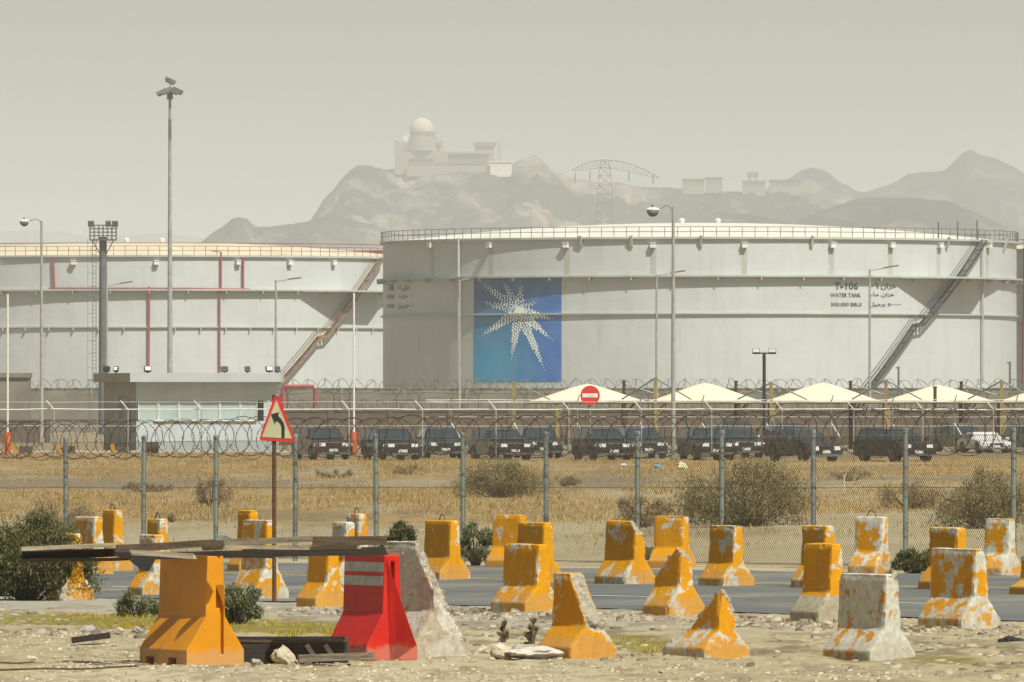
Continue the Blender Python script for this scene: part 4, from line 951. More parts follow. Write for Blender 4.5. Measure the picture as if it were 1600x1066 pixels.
# bollards/orange-yellow bits and bin beside guard house
for px, lab in ((25, 'small yellow and black hazard plate next to the orange sleeve'), (92, 'small yellow hazard plate standing alone by the far kerb'), (178, 'yellow hazard plate by the guard house side wall')):
    t = thing('hazard_plate', lab, 'hazard plate', gl(px, 495), 0, 'yellow hazard plates by the guard house'); M = Matrix.Rotation(R_(-14), 4, 'Y')
    mb = MB(); mb.box(-.13, .13, -.03, .03, 0, .55, M); mb.build('plate', m_yA, t); mb = MB(); mb.box(.16, .9, .0, .3, 0, .42); mb.build('kerb_block', m_wallb, t)
t = thing('dark_drum', 'dark round drum lying in front of the guard house wall', 'drum', gl(238, 498)); MB().tube([(-.35, 0, .33), (.35, 0, .33)], .33, 14).build('drum', m_brown, t, True); MB().tube([(-.38, 0, .33), (-.34, 0, .33)], .35, 14).build('rim', m_olive, t)

# ------------------------------------------------------------------ security fences in the middle distance
def sec_fence(label, pxs, D, zrail, wires, m, brace=False, arm=0.35, name='security_fence', second=None, fence=None):
    base = gl(pxs[0], D); t = thing(name, label, 'fence', base); x0 = base.x
    for k, px in enumerate(pxs):
        x = PX(px, D) - x0; jj = mnoise.noise((px * .37, 3, 1)) * .05
        MB().tube([(x, 0, -.2), (x + jj, 0, zrail)], 0.030, 6).build('post', m, t)
        if brace: MB().tube([(x, 0, zrail - 1.2), (x + .55, 0, 0.75)], 0.04, 6).build('brace', m_wpole, t)
        MB().tube([(x + jj, 0, zrail), (x + jj - (arm if not brace else -.12), -.1, zrail + .42)], 0.03, 5).build('arm', m_wpole if not brace else m, t)
    xa, xb = PX(pxs[0] - 40, D) - x0, PX(pxs[-1] + 40, D) - x0
    for z, r in wires:
        n = int((xb - xa) / .5); pts = [(xa + (xb - xa) * i / n, 0.07, z + .03 * mnoise.noise((i * .35, z * 3, D))) for i in range(n + 1)]
        MB().tube(pts, r, 4, cap=False).build('rail', m_wpole, t)
    return t
sec_fence('long wire fence with slanted post arms in front of the parked cars', [-28, 85, 200, 315, 430, 545, 660, 775, 889, 1002, 1112, 1222, 1334, 1442, 1552, 1660], 430, 2.5, [(2.5, .028), (1.7, .010), (2.85, .009)], m_pole)
sec_fence('braced wire fence behind the parked cars under the cream canopies', [705, 803, 902, 1000, 1097, 1197, 1299, 1394, 1491, 1588, 1685], 515, 2.85, [(2.98, .022), (2.85, .026), (2.0, .012)], m_galv, True, name='braced_fence')

# ------------------------------------------------------------------ canopies and masts
DC = 545.0; sC = DC / F
def canopy(label, px, hwpx, peak, pr):
    t = thing('shade_canopy', label, 'canopy', (PX(px, DC), DC, 0), 0, 'cream car park canopies'); hw = hwpx * sC; dp = 3.2; ze = PZ(627, DC); zp = PZ(peak, DC)
    n = 24; V = []; Fq = []
    for i in range(n + 1):
        for j in range(n + 1):
            u, v = -1 + 2 * i / n, -1 + 2 * j / n; r = max(abs(u), abs(v)) * .55 + .45 * min(1, math.hypot(u, v))
            h = (1 - r) ** 1.12 * (1 - .13 * (1 - r) ** 4); scal = -.10 * (1 - abs(u) ** 2) * (abs(v) ** 6) * 0
            V.append((u * hw, v * dp, ze + (zp - ze) * h * 1.12 + scal))
    for i in range(n):
        for j in range(n): a = i * (n + 1) + j; Fq.append((a, a + n + 1, a + n + 2, a + 1))
    o = link('fabric', np_mesh('fabric', V, Fq, m_fab, True), t)
    for yy in (-dp, dp): mb = MB(); mb.box(-hw, hw, yy - .05, yy + .05, ze - .16, ze - .02); mb.build('beam', m_brown, t)
    for sx in (-1, 1): mb = MB(); mb.box(sx * hw - .05, sx * hw + .05, -dp, dp, ze - .16, ze - .02); mb.build('beam', m_brown, t)
    for p, m_ in pr:
        for yy in (-dp + .1, dp - .1):
            x = PX(p, DC) - PX(px, DC); mb = MB(); mb.box(x - .11, x + .11, yy - .11, yy + .11, -.1, ze - .16); mb.build('post', m_, t)
            mb = MB(); mb.bar((x, yy, ze - .9), (x + .6, yy, ze - .17), .09); mb.build('knee_brace', m_, t)
canopy('cream canopy behind the round red sign', 918, 92, 599, [(870, m_olive), (975, m_brown)])
canopy('cream canopy crossed by the tall curved street lamp', 1102, 90, 597.5, [(1024, m_olive), (1152, m_brown)])
canopy('cream canopy right of the black twin floodlight post', 1286, 93, 597, [(1205, m_olive), (1332, m_brown)])
canopy('cream canopy below the foot of the tank stair', 1466, 90, 601, [(1385, m_olive), (1505, m_brown)])
canopy('cream canopy cut by the right margin', 1645, 86, 600, [(1565, m_olive), (1690, m_brown)])
for i, (px, top, m_, lab) in enumerate([(803, 596, m_olive, 'stayed steel mast left of the canopies'), (1024, 590, m_olive, 'stayed steel mast between the first two canopies'), (1205, 597, m_olive, 'stayed steel mast beside the black floodlight post'),
                         (1384, 593, m_rustst, 'orange tinted stayed mast between the third and fourth canopies'), (1565, 594, m_olive, 'stayed steel mast between the last two canopies')]):
    D = 535; t = thing('stay_mast', lab, 'mast', gl(px, D), 0, 'stayed masts between the canopies'); H = PZ(top, D)
    mb = MB(); mb.box(-.10, .10, -.1, .1, -.1, H); mb.build('post', m_, t)
    MB().tube([(.1, 0, H - .1), (2.2, 0.5, PZ(625, D))], 0.045, 5).build('stay', m_galv, t)
    if i: MB().tube([(-.1, 0, H - .1), (-2.0, 0.5, PZ(624, D))], 0.05, 5).build('stay', m_rail, t)
for px, top, lab in ((975, 597, 'short dark pole rising behind the first canopy'), (1150, 597, 'short dark pole rising behind the second canopy'), (1329, 597, 'short dark pole rising behind the third canopy'), (1461, 606, 'stub of dark post in front of the fourth canopy'), (1502, 598, 'short dark pole rising behind the fourth canopy')):
    D = 552 if top < 600 else 530; t = thing('support_pole', lab, 'pole', gl(px, D), 0, 'dark canopy poles'); H = PZ(top, D)
    MB().tube([(0, 0, -.1), (0, 0, H)], 0.10, 8).build('pole', m_brown, t); MB().tube([(0, 0, H), (0, 0, H + .08)], 0.13, 8).build('cap', m_brown, t)
    if top < 600: MB().tube([(0, 0, H - .1), (2.2, 0, PZ(618, D))], 0.04, 5).build('stay', m_galv, t)

# round red sign
D = 436.0; t = thing('no_entry_sign', 'round red sign with white lettered bar before the first cream canopy', 'sign', gl(922, D)); zc = PZ(618, D); r = 15.3 * D / F
MB().tube([(0, 0, -.2), (0, 0, zc)], 0.04, 8).build('post', m_galv, t)
MB().tube([(0, -.06, zc), (0, -.09, zc)], r, 40).build('disc', m_signr, t)
mb = MB(); mb.box(-r * .78, r * .78, -.096, -.091, zc - r * .2, zc + r * .2); bar = mb.build('white_bar', m_signw, t)
def flat_text(txt, x0, x1, z0, z1, y, m, parent):
    cu = bpy.data.curves.new('lettering', 'FONT'); cu.body = txt; cu.size = 1; cu.resolution_u = 2
    o = bpy.data.objects.new('tmp', cu); C.objects.link(o); bpy.context.view_layer.update()
    me = bpy.data.meshes.new_from_object(o.evaluated_get(bpy.context.evaluated_depsgraph_get())); bpy.data.objects.remove(o)
    n = len(me.vertices); co = np.zeros(n * 3); me.vertices.foreach_get('co', co); co = co.reshape(-1, 3); mn, mx_ = co.min(0), co.max(0)
    V = np.stack([x0 + (co[:, 0] - mn[0]) / (mx_[0] - mn[0]) * (x1 - x0), np.full(n, y), z0 + (co[:, 1] - mn[1]) / (mx_[1] - mn[1]) * (z1 - z0)], 1)
    me.vertices.foreach_set('co', V.astype(np.float32).ravel()); me.materials.clear(); me.materials.append(m); me.update(); link('lettering', me, parent)['kind'] = 'stuff'
flat_text('\uFED1\uFED7 STOP' if False else '\uFED2\uFED7', -r * .35, r * .35, zc - r * .14, zc + r * .14, -.099, m_refl, bar)

# ------------------------------------------------------------------ cars
CARM = {}
def carpaint(name, c):
    m, nt, b = nodes(name); b.inputs['Base Color'].default_value = (*c, 1); b.inputs['Roughness'].default_value = 0.34; b.inputs['Coat Weight'].default_value = 0.5; b.inputs['Coat Roughness'].default_value = 0.12
    n1 = ntex(nt, 2.5, 5); cc = mixc(nt, ramp(nt, n1.outputs[0], [(0.4, 0.0), (0.75, 0.16)]).outputs[0], c, (0.10, 0.08, 0.06)); nt.links.new(cc, b.inputs['Base Color'])
    return m
p_black = carpaint('black_car_paint', (0.010, 0.011, 0.012)); p_grey = carpaint('charcoal_car_paint', (0.03, 0.033, 0.036)); p_maroon = carpaint('maroon_car_paint', (0.035, 0.010, 0.012))
p_blue = carpaint('blue_grey_car_paint', (0.022, 0.030, 0.040)); p_white = carpaint('white_car_paint', (0.70, 0.69, 0.66)); p_taupe = carpaint('taupe_car_paint', (0.085, 0.068, 0.05))
m_cglass = mat('car_glass', (0.03, 0.045, 0.048), (0.02, 0.03, 0.033), 1, 0.06, spec=1.0)
def arc(cx, r, a0, a1, n=7): return [(cx + r * math.cos(R_(a0 + (a1 - a0) * i / n)), 0.36 + r * math.sin(R_(a0 + (a1 - a0) * i / n))) for i in range(n + 1)]
def car_meshes(kind, paint):
    key = (kind, paint.name)
    if key in CARM: return CARM[key]
    suv = kind == 'suv'; W = 0.96 if suv else 0.90; Lf, Lr = (2.45, -2.5) if suv else (2.3, -2.4)
    zb = 0.32 if suv else 0.22; zh = 1.08 if suv else 0.80; zbelt = 1.18 if suv else 0.93; ztop = 1.84 if suv else 1.44
    wf, wr, rw = Lf - .88, Lr + .95, .44 if suv else .38
    low = [(Lf - .12, zb)] + [(Lf, zb + .18), (Lf + .02, .72 if suv else .55), (Lf - .06, zh - .10), (Lf - .22, zh)] + [(Lf - 1.35, zbelt - .02), (Lr + .25 if suv else Lr + .75, zbelt), (Lr + .05, zbelt - .03), (Lr, .9 if suv else .7), (Lr, zb + .1), (Lr + .1, zb)]
    low += arc(wr, rw + .05, 180 + 8, 0 - 8, 8) if False else [(x, z) for x, z in arc(wr, rw + .05, 186, -6, 8)] + [(x, z) for x, z in arc(wf, rw + .05, 186, -6, 8)]
    def bevprism(poly, y0, y1, mm, name, bev=.05, taper=None):
        mb = MB(); mb.prism(poly, y0, y1); me = mb.mesh(name, mm); bm = bmesh.new(); bm.from_mesh(me)
        bmesh.ops.recalc_face_normals(bm, faces=bm.faces)
        if taper:
            zt0, zt1, k = taper
            for v in bm.verts: f = max(0, (v.co.z - zt0) / (zt1 - zt0)); v.co.y *= 1 - k * f
        if bev:
            ed = [e for e in bm.edges if len(e.link_faces) == 2 and e.calc_face_angle(0) > R_(25)]
            bmesh.ops.bevel(bm, geom=ed, offset=bev, segments=2, affect='EDGES', clamp_overlap=True)
        bm.to_mesh(me); bm.free(); me.polygons.foreach_set('use_smooth', [True] * len(me.polygons)); me.set_sharp_from_angle(angle=R_(30)); return me
    parts = []
    parts.append(('body', bevprism(low, -W, W, paint, 'body', .045), None, None))
    if suv: cab = [(Lf - 1.42, zbelt - .03), (Lf - 2.12, ztop - .05), (Lf - 2.4, ztop), (Lr + .5, ztop - .01), (Lr + .25, ztop - .12), (Lr + .06, zbelt - .03)]
    else: cab = [(Lf - 1.35, zbelt - .03), (Lf - 2.15, ztop - .03), (Lf - 2.5, ztop), (Lr + 1.35, ztop - .02), (Lr + .55, zbelt - .03)]
    parts.append(('cabin', bevprism(cab, -W + .03, W - .03, paint, 'cabin', .04, (zbelt, ztop, .22)), None, None))
    def wy(z): return (W - .03) * (1 - .22 * max(0, (z - zbelt) / (ztop - zbelt)))
    zl, zu = zbelt + .04, ztop - .14
    fx = lambda z: Lf - 1.42 - (.70 if suv else .80) * (z - zbelt + .03) / (ztop - zbelt)
    # side glass in three panes, each side
    rear = Lr + .32 if suv else Lr + 1.0
    cuts = [(fx(zl) - .12, fx(zu) - .18, Lf - 2.45, Lf - 2.45), (Lf - 2.53, Lf - 2.53, Lf - 3.45, Lf - 3.45), (Lf - 3.53, Lf - 3.53, rear, rear + .15 + (.25 if not suv else 0))]
    for sg in (-1, 1):
        for a, a2, b_, b2 in cuts:
            mb = MB(); q = [(a, sg * (wy(zl) + .006), zl), (b_, sg * (wy(zl) + .006), zl), (b2, sg * (wy(zu) + .006), zu), (a2, sg * (wy(zu) + .006), zu)]; mb.face(q if sg > 0 else q[::-1]); parts.append(('side_window', mb.mesh('side_window', m_cglass), None, None))
    mb = MB(); e = .02; q = [(fx(zl) + e + .02, -wy(zl) + .1, zl), (fx(zl) + e + .02, wy(zl) - .1, zl), (fx(zu) + e + .02, wy(zu) - .1, zu), (fx(zu) + e + .02, -wy(zu) + .1, zu)]; mb.face(q); parts.append(('windscreen', mb.mesh('windscreen', m_cglass), None, None))
    for sg in (-1, 1):
        mb = MB(); mb.box(Lf - .16, Lf + .035, sg * .58 - .16, sg * .58 + .16, zh - .30, zh - .12); parts.append(('headlight', mb.mesh('headlight', m_glint_lens), None, None))
        mb = MB(); mb.box(Lf - 1.35, Lf - 1.15, sg * (W + .12) - .09, sg * (W + .12) + .09, zbelt, zbelt + .17); parts.append(('wing_mirror', mb.mesh('wing_mirror', paint), None, None))
        for wx in (wf, wr):
            mb = MB(); mb.tube([(wx, sg * (W - .24), .36 if not suv else .40), (wx, sg * (W - .01), .36 if not suv else .40)], rw, 18); tm = mb.mesh('wheel', m_tyre, True)
            mb = MB(); mb.tube([(wx, sg * (W - .02), .36 if not suv else .40), (wx, sg * (W + .01), .36 if not suv else .40)], rw * .6, 12); parts.append(('wheel', tm, 'rim', mb.mesh('rim', m_rim)))
    mb = MB(); mb.box(Lf - .05, Lf + .028, -.38, .38, zh - .34, zh - .12); parts.append(('grille', mb.mesh('grille', m_black), None, None))
    mb = MB(); mb.box(Lf - .02, Lf + .045, -.22, .22, zb + .16, zb + .32); parts.append(('number_plate', mb.mesh('number_plate', m_plate), None, None))
    mb = MB(); mb.box(Lf - .1, Lf + .04, -W + .12, W - .12, zb + .02, zb + .12); parts.append(('bumper_trim', mb.mesh('bumper_trim', m_poleD), None, None))
    if suv:
        for sg in (-1, 1): mb = MB(); mb.tube([(Lf - 2.5, sg * .68, ztop + .03), (Lr + .6, sg * .68, ztop + .03)], .025, 6); parts.append(('roof_rail', mb.mesh('roof_rail', m_galv), None, None))
    CARM[key] = parts; return parts
def car(name, label, kind, paint, x0, x1, ytop, ybase, ang=None):
    D = HC * F / (ybase - YH); s = F / D; Wm = (x1 - x0) / s; Lc, Wc = (4.95, 1.92) if kind == 'suv' else (4.7, 1.8)
    hscale = ((ybase - ytop) / s) / (1.86 if kind == 'suv' else 1.46); hscale = max(.82, min(1.1, hscale))
    if ang is None:
        best = min(range(30, 84), key=lambda a: abs(Lc * math.cos(R_(a)) + Wc * math.sin(R_(a)) - Wm)); ang = best
    c = R_(-ang)            # front points right and towards the camera
    o = thing(name, label, 'car', (PX((x0 + x1) / 2, D), D + 1.2, float(0)), c, 'dark cars parked behind the fence' if paint is not p_white else None)
    o.scale = (1, 1, hscale)
    for nm, me, sub, sm in car_meshes(kind, paint):
        p = link(nm, me, o)
        if sub: link(sub, sm, p)
CARS = [
 ('suv', p_maroon, 452, 552, 667, 719, 'maroon black suv parked first in the row beside the warning sign'),
 ('suv', p_black, 562, 660, 669, 720, 'black suv second in the row with bright headlight'),
 ('suv', p_blue, 648, 727, 668, 717, 'blue grey suv third in the row partly hidden by its neighbour'),
 ('suv', p_black, 730, 835, 670, 719, 'black suv whose lower half is hidden by a bush'),
 ('suv', p_grey, 800, 880, 667, 716, 'charcoal suv with pale roof rails left of the round sign post'),
 ('suv', p_black, 893, 990, 669, 720, 'black suv parked right below the round red sign'),
 ('suv', p_blue, 960, 1043, 668, 717, 'blue grey suv left of the tall curved lamp pole'),
 ('suv', p_black, 1060, 1150, 668, 719, 'black suv just right of the tall curved lamp pole'),
 ('suv', p_grey, 1108, 1194, 668, 716, 'charcoal suv overlapping the black one right of the lamp pole'),
 ('sedan', p_grey, 1197, 1317, 668, 722, 'wide dark grey saloon with white number plate'),
 ('suv', p_black, 1337, 1463, 669, 722, 'large black suv standing apart right of the grey saloon'),
 ('suv', p_maroon, 1112, 1186, 656, 706, 'maroon suv in the back row above the charcoal one'),
 ('suv', p_maroon, 1196, 1268, 660, 707, 'maroon suv in the back row behind the grey saloon'),
 ('suv', p_taupe, 1458, 1552, 661, 706, 'taupe brown suv in the back row beside the white car'),
 ('suv', p_black, 1570, 1660, 663, 707, 'black suv cut by the right margin'),
]
for k, pnt, a, b_, c_, d_, lab in CARS: car('parked_car', lab, k, pnt, a, b_, c_, d_)
car('parked_car', 'small white saloon facing the fence between two dark cars', 'sedan', p_white, 1512, 1568, 680, 708, 76)

# ------------------------------------------------------------------ near chain link fence
fA, fB = Vector((-8.76, 176.0)), Vector((8.4, 150.0)); fdir = (fB - fA).normalized()
def fence_xy(px):
    k = (px - 800) / F; # x = k*y on the line A + t*d
    t = (k * fA.y - fA.x) / (fdir.x - k * fdir.y); return fA + fdir * t
posts_px = [103, 224, 337, 461, 588, 723, 853, 996, 1128, 1271, 1415, 1584]
first = fence_xy(103); last = fence_xy(1584)
pp = [first - fdir * 2.7 * k for k in (3, 2, 1)] + [fence_xy(p) for p in posts_px] + [last + fdir * 2.7 * k for k in (1, 2)]
org = Vector((pp[0].x, pp[0].y, 0)); cf = thing('chain_link_fence', 'chain link fence with steel posts along the far side of the road', 'fence', org)
def fz(p): return float(gz(p.x, p.y))
HF = 2.33
for i, p in enumerate(pp):
    z = fz(p); o_ = Vector((p.x, p.y, z)) - org; ln = mnoise.noise((i * 3.1, 1, 1)) * .03
    po = MB().tube([o_ + Vector((0, 0, -.25)), o_ + Vector((ln, 0, HF))], 0.045, 8).build('post', m_galvG if i % 3 else m_galv, cf, True)
    MB().tube([o_ + Vector((ln, 0, HF)), o_ + Vector((ln, 0, HF + .05)), o_ + Vector((ln, 0, HF + .07))], [.055, .05, .02], 8).build('cap', m_galv, po, True)
cell = 0.058
for i, (a, b_) in enumerate(zip(pp[:-1], pp[1:])):
    L = (b_ - a).length; d = (b_ - a) / L; za, zb_ = fz(a), fz(b_); h0, h1 = 0.03, HF - .06; H = h1 - h0; n = int(L / cell); V = []; Fq = []
    def pt(u, h, side=0): q = a + d * u; return Vector((q.x, q.y + .05, za + (zb_ - za) * u / L + h0 + h + 0.0)) - org
    off = Vector((0, 0, 0)); perp = Vector((-d.y, d.x, 0)) * 0.0017
    k = -int(H / cell) - 1
    slope = 1.25      # diamonds slightly taller than wide
    w = Vector((0, 0, 0.0034))
    def strand(u0, hA, u1, hB, push):
        if abs(u1 - u0) < .01: return
        steps = 2; b = len(V)
        for q in range(steps + 1):
            f = q / steps; c = pt(u0 + (u1 - u0) * f, hA + (hB - hA) * f) + perp * push
            t_ = Vector((d.x, d.y, 0)) * .0054
            V.extend([tuple(c - t_), tuple(c + t_)])
        for q in range(steps): Fq.append((b + 2 * q, b + 2 * q + 1, b + 2 * q + 3, b + 2 * q + 2))
    run = H / slope
    u = -run
    while u < L:
        # rising to the right
        u0, hA, u1, hB = u, 0, u + run, H
        if u0 < 0: hA = -u0 * slope; u0 = 0
        if u1 > L: hB = H - (u1 - L) * slope; u1 = L
        strand(u0, hA, u1, hB, 1)
        u0, hA, u1, hB = u, H, u + run, 0
        if u0 < 0: hA = H + u0 * slope; u0 = 0
        if u1 > L: hB = (u1 - L) * slope; u1 = L
        strand(u0, hA, u1, hB, -1)
        u += cell
    link('mesh_panel', np_mesh('mesh_panel', V, Fq, m_wire), cf)
for h, r in ((HF - .06, .006), (HF - .95, .006), (.06, .006)):
    MB().tube([Vector((p.x, p.y + .05, fz(p) + h + .01 * (i % 2))) - org for i, p in enumerate(pp)], r, 4, cap=False).build('tension_wire', m_wire, cf)
coil('rusty razor wire coil along the top of the near chain link fence', [Vector((p.x, p.y, fz(p) + HF + .02 + .05 * mnoise.noise((i * 1.7, 2, 2)))) for i, p in enumerate(pp)], 0.37, 0.66, 0.0062, m_rustw, 0.018, jitter=.12, seg=22)

# ------------------------------------------------------------------ barriers
def jersey_poly(w, H, knee=.40, toe=.14, top=.18):
    h = w / 2; return [(-h, 0), (-h, toe), (-top / 2 - .022, knee * H), (-top / 2, H), (top / 2, H), (top / 2 + .022, knee * H), (h, toe), (h, 0)]
def evaluated(me, mods):
    o = bpy.data.objects.new('tmp', me); C.objects.link(o)
    for t_, kw in mods:
        m = o.modifiers.new(t_, t_)
        for k, v in kw.items(): setattr(m, k, v)
    bpy.context.view_layer.update()
    r = bpy.data.meshes.new_from_object(o.evaluated_get(bpy.context.evaluated_depsgraph_get())); bpy.data.objects.remove(o); return r
def barrier(label, xl, xr, yt, yb, m, th=29, cuts=(), w=.60, loop=False, name='concrete_barrier', seed=0, rough=1.0, lean=0.0, knee=.40):
    D = depth((xl + xr) / 2, yb); s = F / D; H = (yb - yt) / s; W = (xr - xl) / s; c, sn = math.cos(R_(th)), math.sin(R_(th))
    L = max(.5, min(2.2, (W - w * c) / sn)); xc = PX(xr, D) - w * c; org_ = Vector((xc + w / 2 * c, D + w / 2 * sn, 0)); org_.z = float(gz(org_.x, org_.y)) - .02
    mb = MB(); mb.prism(jersey_poly(w, H + .02, knee), 0, L); me = mb.mesh('barrier', m)
    bm = bmesh.new(); bm.from_mesh(me); bmesh.ops.recalc_face_normals(bm, faces=bm.faces); planes = []
    for (cx, cy, cz, nx, ny, nz) in cuts:
        co = Vector((cx * w, cy * L, cz * H)); no = Vector((nx, ny, nz)).normalized(); planes.append((co, no))
        r = bmesh.ops.bisect_plane(bm, geom=bm.verts[:] + bm.edges[:] + bm.faces[:], plane_co=co, plane_no=no, clear_outer=True)
        ed = [e for e in bm.edges if len(e.link_faces) == 1]
        bmesh.ops.holes_fill(bm, edges=ed, sides=0)
    bmesh.ops.recalc_face_normals(bm, faces=bm.faces)
    bm.to_mesh(me); bm.free()
    me2 = evaluated(me, [('REMESH', dict(mode='VOXEL', voxel_size=.021))])
    n = len(me2.vertices); co = np.zeros(n * 3); me2.vertices.foreach_get('co', co); co = co.reshape(-1, 3); no = np.zeros(n * 3); me2.vertices.foreach_get('normal', no); no = no.reshape(-1, 3)
    sd = seed * 13.7 + xl
    raw = np.zeros(n)
    for pc, pn in planes:
        dd = np.abs((co - np.array(pc)) @ np.array(pn)); al = (no @ np.array(pn)) > .75
        raw = np.maximum(raw, (dd < .03 + .02 * fbm(co * 9 + sd, 2, 4)) & al)
    rough_n = fbm(co * 9 + sd, 4, 5); fine = fbm(co * 30 + sd, 3, 8); big = fbm(co * 3 + sd, 2, 6)
    # worn arrises
    hw_ = np.interp(co[:, 2], [0, .14, knee * H, H], [w / 2, w / 2, .112, .09])
    e1 = np.exp(-((hw_ - np.abs(co[:, 0])) / .03) ** 2); e2 = np.exp(-(np.minimum(co[:, 1], L - co[:, 1]) / .03) ** 2); e3 = np.exp(-((H - co[:, 2]) / .03) ** 2)
    edge = np.clip(e1 * e2 + e2 * e3 + e1 * e3, 0, 1)
    def ex(d, s_): return np.exp(-(d / s_) ** 2)
    q1, q2, q3 = ex(hw_ - np.abs(co[:, 0]), .06), ex(np.minimum(co[:, 1], L - co[:, 1]), .06), ex(H - co[:, 2], .06)
    wear = np.clip(q1 * q2 + q2 * q3 + q1 * q3, 0, 1) + .5 * ex(co[:, 2], .06)
    for pc, pn in planes: wear = np.maximum(wear, ex((co - np.array(pc)) @ np.array(pn), .07))
    disp = rough * (.004 * fine + .006 * big - edge * (.008 + .05 * np.clip(rough_n - .1, 0, 1))) + raw * (.05 * rough_n + .035 * fine)
    co2 = co + no * disp[:, None]; me2.vertices.foreach_set('co', co2.astype(np.float32).ravel())
    me2.materials.clear(); me2.materials.append(m); me2.materials.append(m_raw)
    wa = me2.attributes.new('wear', 'FLOAT', 'POINT'); wa.data.foreach_set('value', wear.astype(np.float32))
    if planes:
        li = np.zeros(len(me2.loops), np.int32); me2.loops.foreach_get('vertex_index', li); ls = np.zeros(len(me2.polygons), np.int32); me2.polygons.foreach_get('loop_start', ls)
        me2.polygons.foreach_set('material_index', (raw[li[ls]] > .5).astype(np.int32))
    me2.polygons.foreach_set('use_smooth', np.ones(len(me2.polygons), bool)); me2.update()
    if loop:
        t = thing(name, label, 'barrier', org_, R_(th), 'jersey barriers scattered along the road'); t.rotation_euler = (0, R_(lean), R_(th)); link('block', me2, t)
        MB().tube([(0, L * .5 + .09 * math.cos(a), H + .01 + .11 * math.sin(a)) for a in np.linspace(-.35, math.pi + .35, 12)], .010, 6).build('lifting_loop', m_rust, t)
    else:
        t = link(name, me2, None, org_); t.rotation_euler = (0, R_(lean), R_(th)); tag(t, label, 'barrier', 'jersey barriers scattered along the road')
    return t, D, L, H
cc_ = [(.0, 0, .52, .35, -.8, .5)]
BAR = [
 # label, xl, xr, ytop, ybase, material, theta, cuts, loop
 ('broken orange barrier with a snapped concrete face, beside the flat sack', 838, 966, 897, 1030, m_yA, 29, [(.0, 0, .45, .08, -.8, .6)], False, {}),
 ('broken triangular barrier with white streaks, nearest the camera right of the sack', 1035, 1174, 913, 1031, m_yC, 30, [(-.05, 0, 1.0, 0, .62, .78), (.10, 0, .72, .72, -.50, .5)], False, {}),
 ('bare pale grey barrier with faint yellow traces standing nearest at the right', 1288, 1434, 898, 1036, m_yD, 29.5, [(.12, 0, .93, .5, -.6, .6)], False, {}),
 ('peeling white and yellow barrier with a swollen base at the right road edge', 1437, 1567, 858, 983, m_yC, 29.5, [(.17, 0, .9, .8, -.3, .5)], False, {}),
 ('brown yellow barrier with torn concrete corner directly behind the bare grey one', 1235, 1341, 850, 972, m_yT, 29, [(.3, 0, .52, .75, -.62, .0)], False, {}),
 ('yellow barrier mostly hidden behind the torn corner one', 1236, 1325, 822, 920, m_yA, 29, (), False, {}),
 ('white flecked yellow barrier turned sideways beyond the bare grey one', 1325, 1402, 808, 897, m_yC, 52, (), True, {}),
 ('clean dark yellow barrier hidden behind the swollen base one', 1436, 1531, 825, 923, m_yA, 29, (), False, {}),
 ('white flecked yellow barrier turned sideways by the right fence post', 1530, 1601, 811, 900, m_yC, 52, (), False, {}),
 ('yellow barrier cut by the right edge of the picture', 1580, 1680, 870, 931, m_yB, 29, (), False, {}),
 ('chipped barrier with a grey top left of the snapped orange one', 765, 880, 851, 957, m_yB, 29, (), False, {}),
 ('yellow barrier standing directly behind the chipped grey topped one', 790, 883, 817, 912, m_yA, 28, (), False, {}),
 ('dull yellow barrier lying back against the fence left of the chipped pair', 757, 834, 805, 887, m_yA, 53, (), False, {}),
 ('clean bright yellow barrier right of the rough concrete slab', 645, 736, 814, 907, m_yA, 29, (), True, {}),
 ('yellow barrier with its top corner broken off, alone on the road', 928, 1026, 815, 914, m_yB, 29.5, [(.08, 0, .80, .5, -.5, .7)], False, {}),
 ('yellow barrier turned sideways behind the triangular brown one', 1011, 1089, 807, 888, m_yA, 53, (), True, {}),
 ('brown yellow barrier broken to a pointed peak in the middle of the road', 1003, 1104, 845, 962, m_yB, 29.5, [(-.05, .04, 1.0, 0, .6, .8), (.06, 0, .78, .5, -.55, .7)], False, {}),
 ('yellow barrier with a chipped dark face right of the pointed one', 1091, 1181, 822, 917, m_yB, 29.5, (), True, {}),
 ('ochre barrier at the road edge left of the red plastic one', 459, 550, 850, 949, m_yA, 29.5, (), False, {}),
 ('barrier with grey painted face showing just above the timber', 507, 573, 816, 915, m_yC, 28, (), False, {}),
 ('yellow barrier with a lifting ring peeping over the grey faced one', 532, 591, 803, 895, m_yB, 28, (), True, {}),
 ('yellow topped barrier behind the warning sign pole', 358, 420, 798, 893, m_yA, 28, (), False, {}),
 ('white and black smeared barrier with orange foot beside the sign pole', 356, 452, 813, 937, m_yC, 29.5, (), False, {}),
 ('yellow barrier with torn top and lifting ring behind the timber', 212, 280, 811, 905, m_yB, 28, (), True, {}),
 ('worn barrier whose pale foot shows under the timber left of the yellow plastic one', 196, 275, 836, 931, m_yC, 29.5, (), False, {}),
 ('tall clean yellow barrier second from the left behind the timber', 152, 208, 797, 893, m_yA, 29, (), True, {}),
 ('grey faced barrier with white chips beside the green bush', 96, 177, 808, 899, m_yC, 29.5, (), False, {}),
 ('low yellow barrier half swallowed by the green bush', 72, 148, 834, 938, m_yB, 29.5, (), False, {}),
]
for i, (lab, a, b_, c_, d_, m_, th, cu, lp, kw) in enumerate(BAR): barrier(lab, a, b_, c_, d_, m_, th, cu, loop=lp, seed=i, **kw)
barrier('large raw grey concrete slab broken diagonally, leaning behind the red plastic barrier', 560, 735, 848, 1028, m_wh, 28, [(.10, 0, .44, .66, -.52, .50)], w=.72, seed=60, rough=1.6, knee=.42)

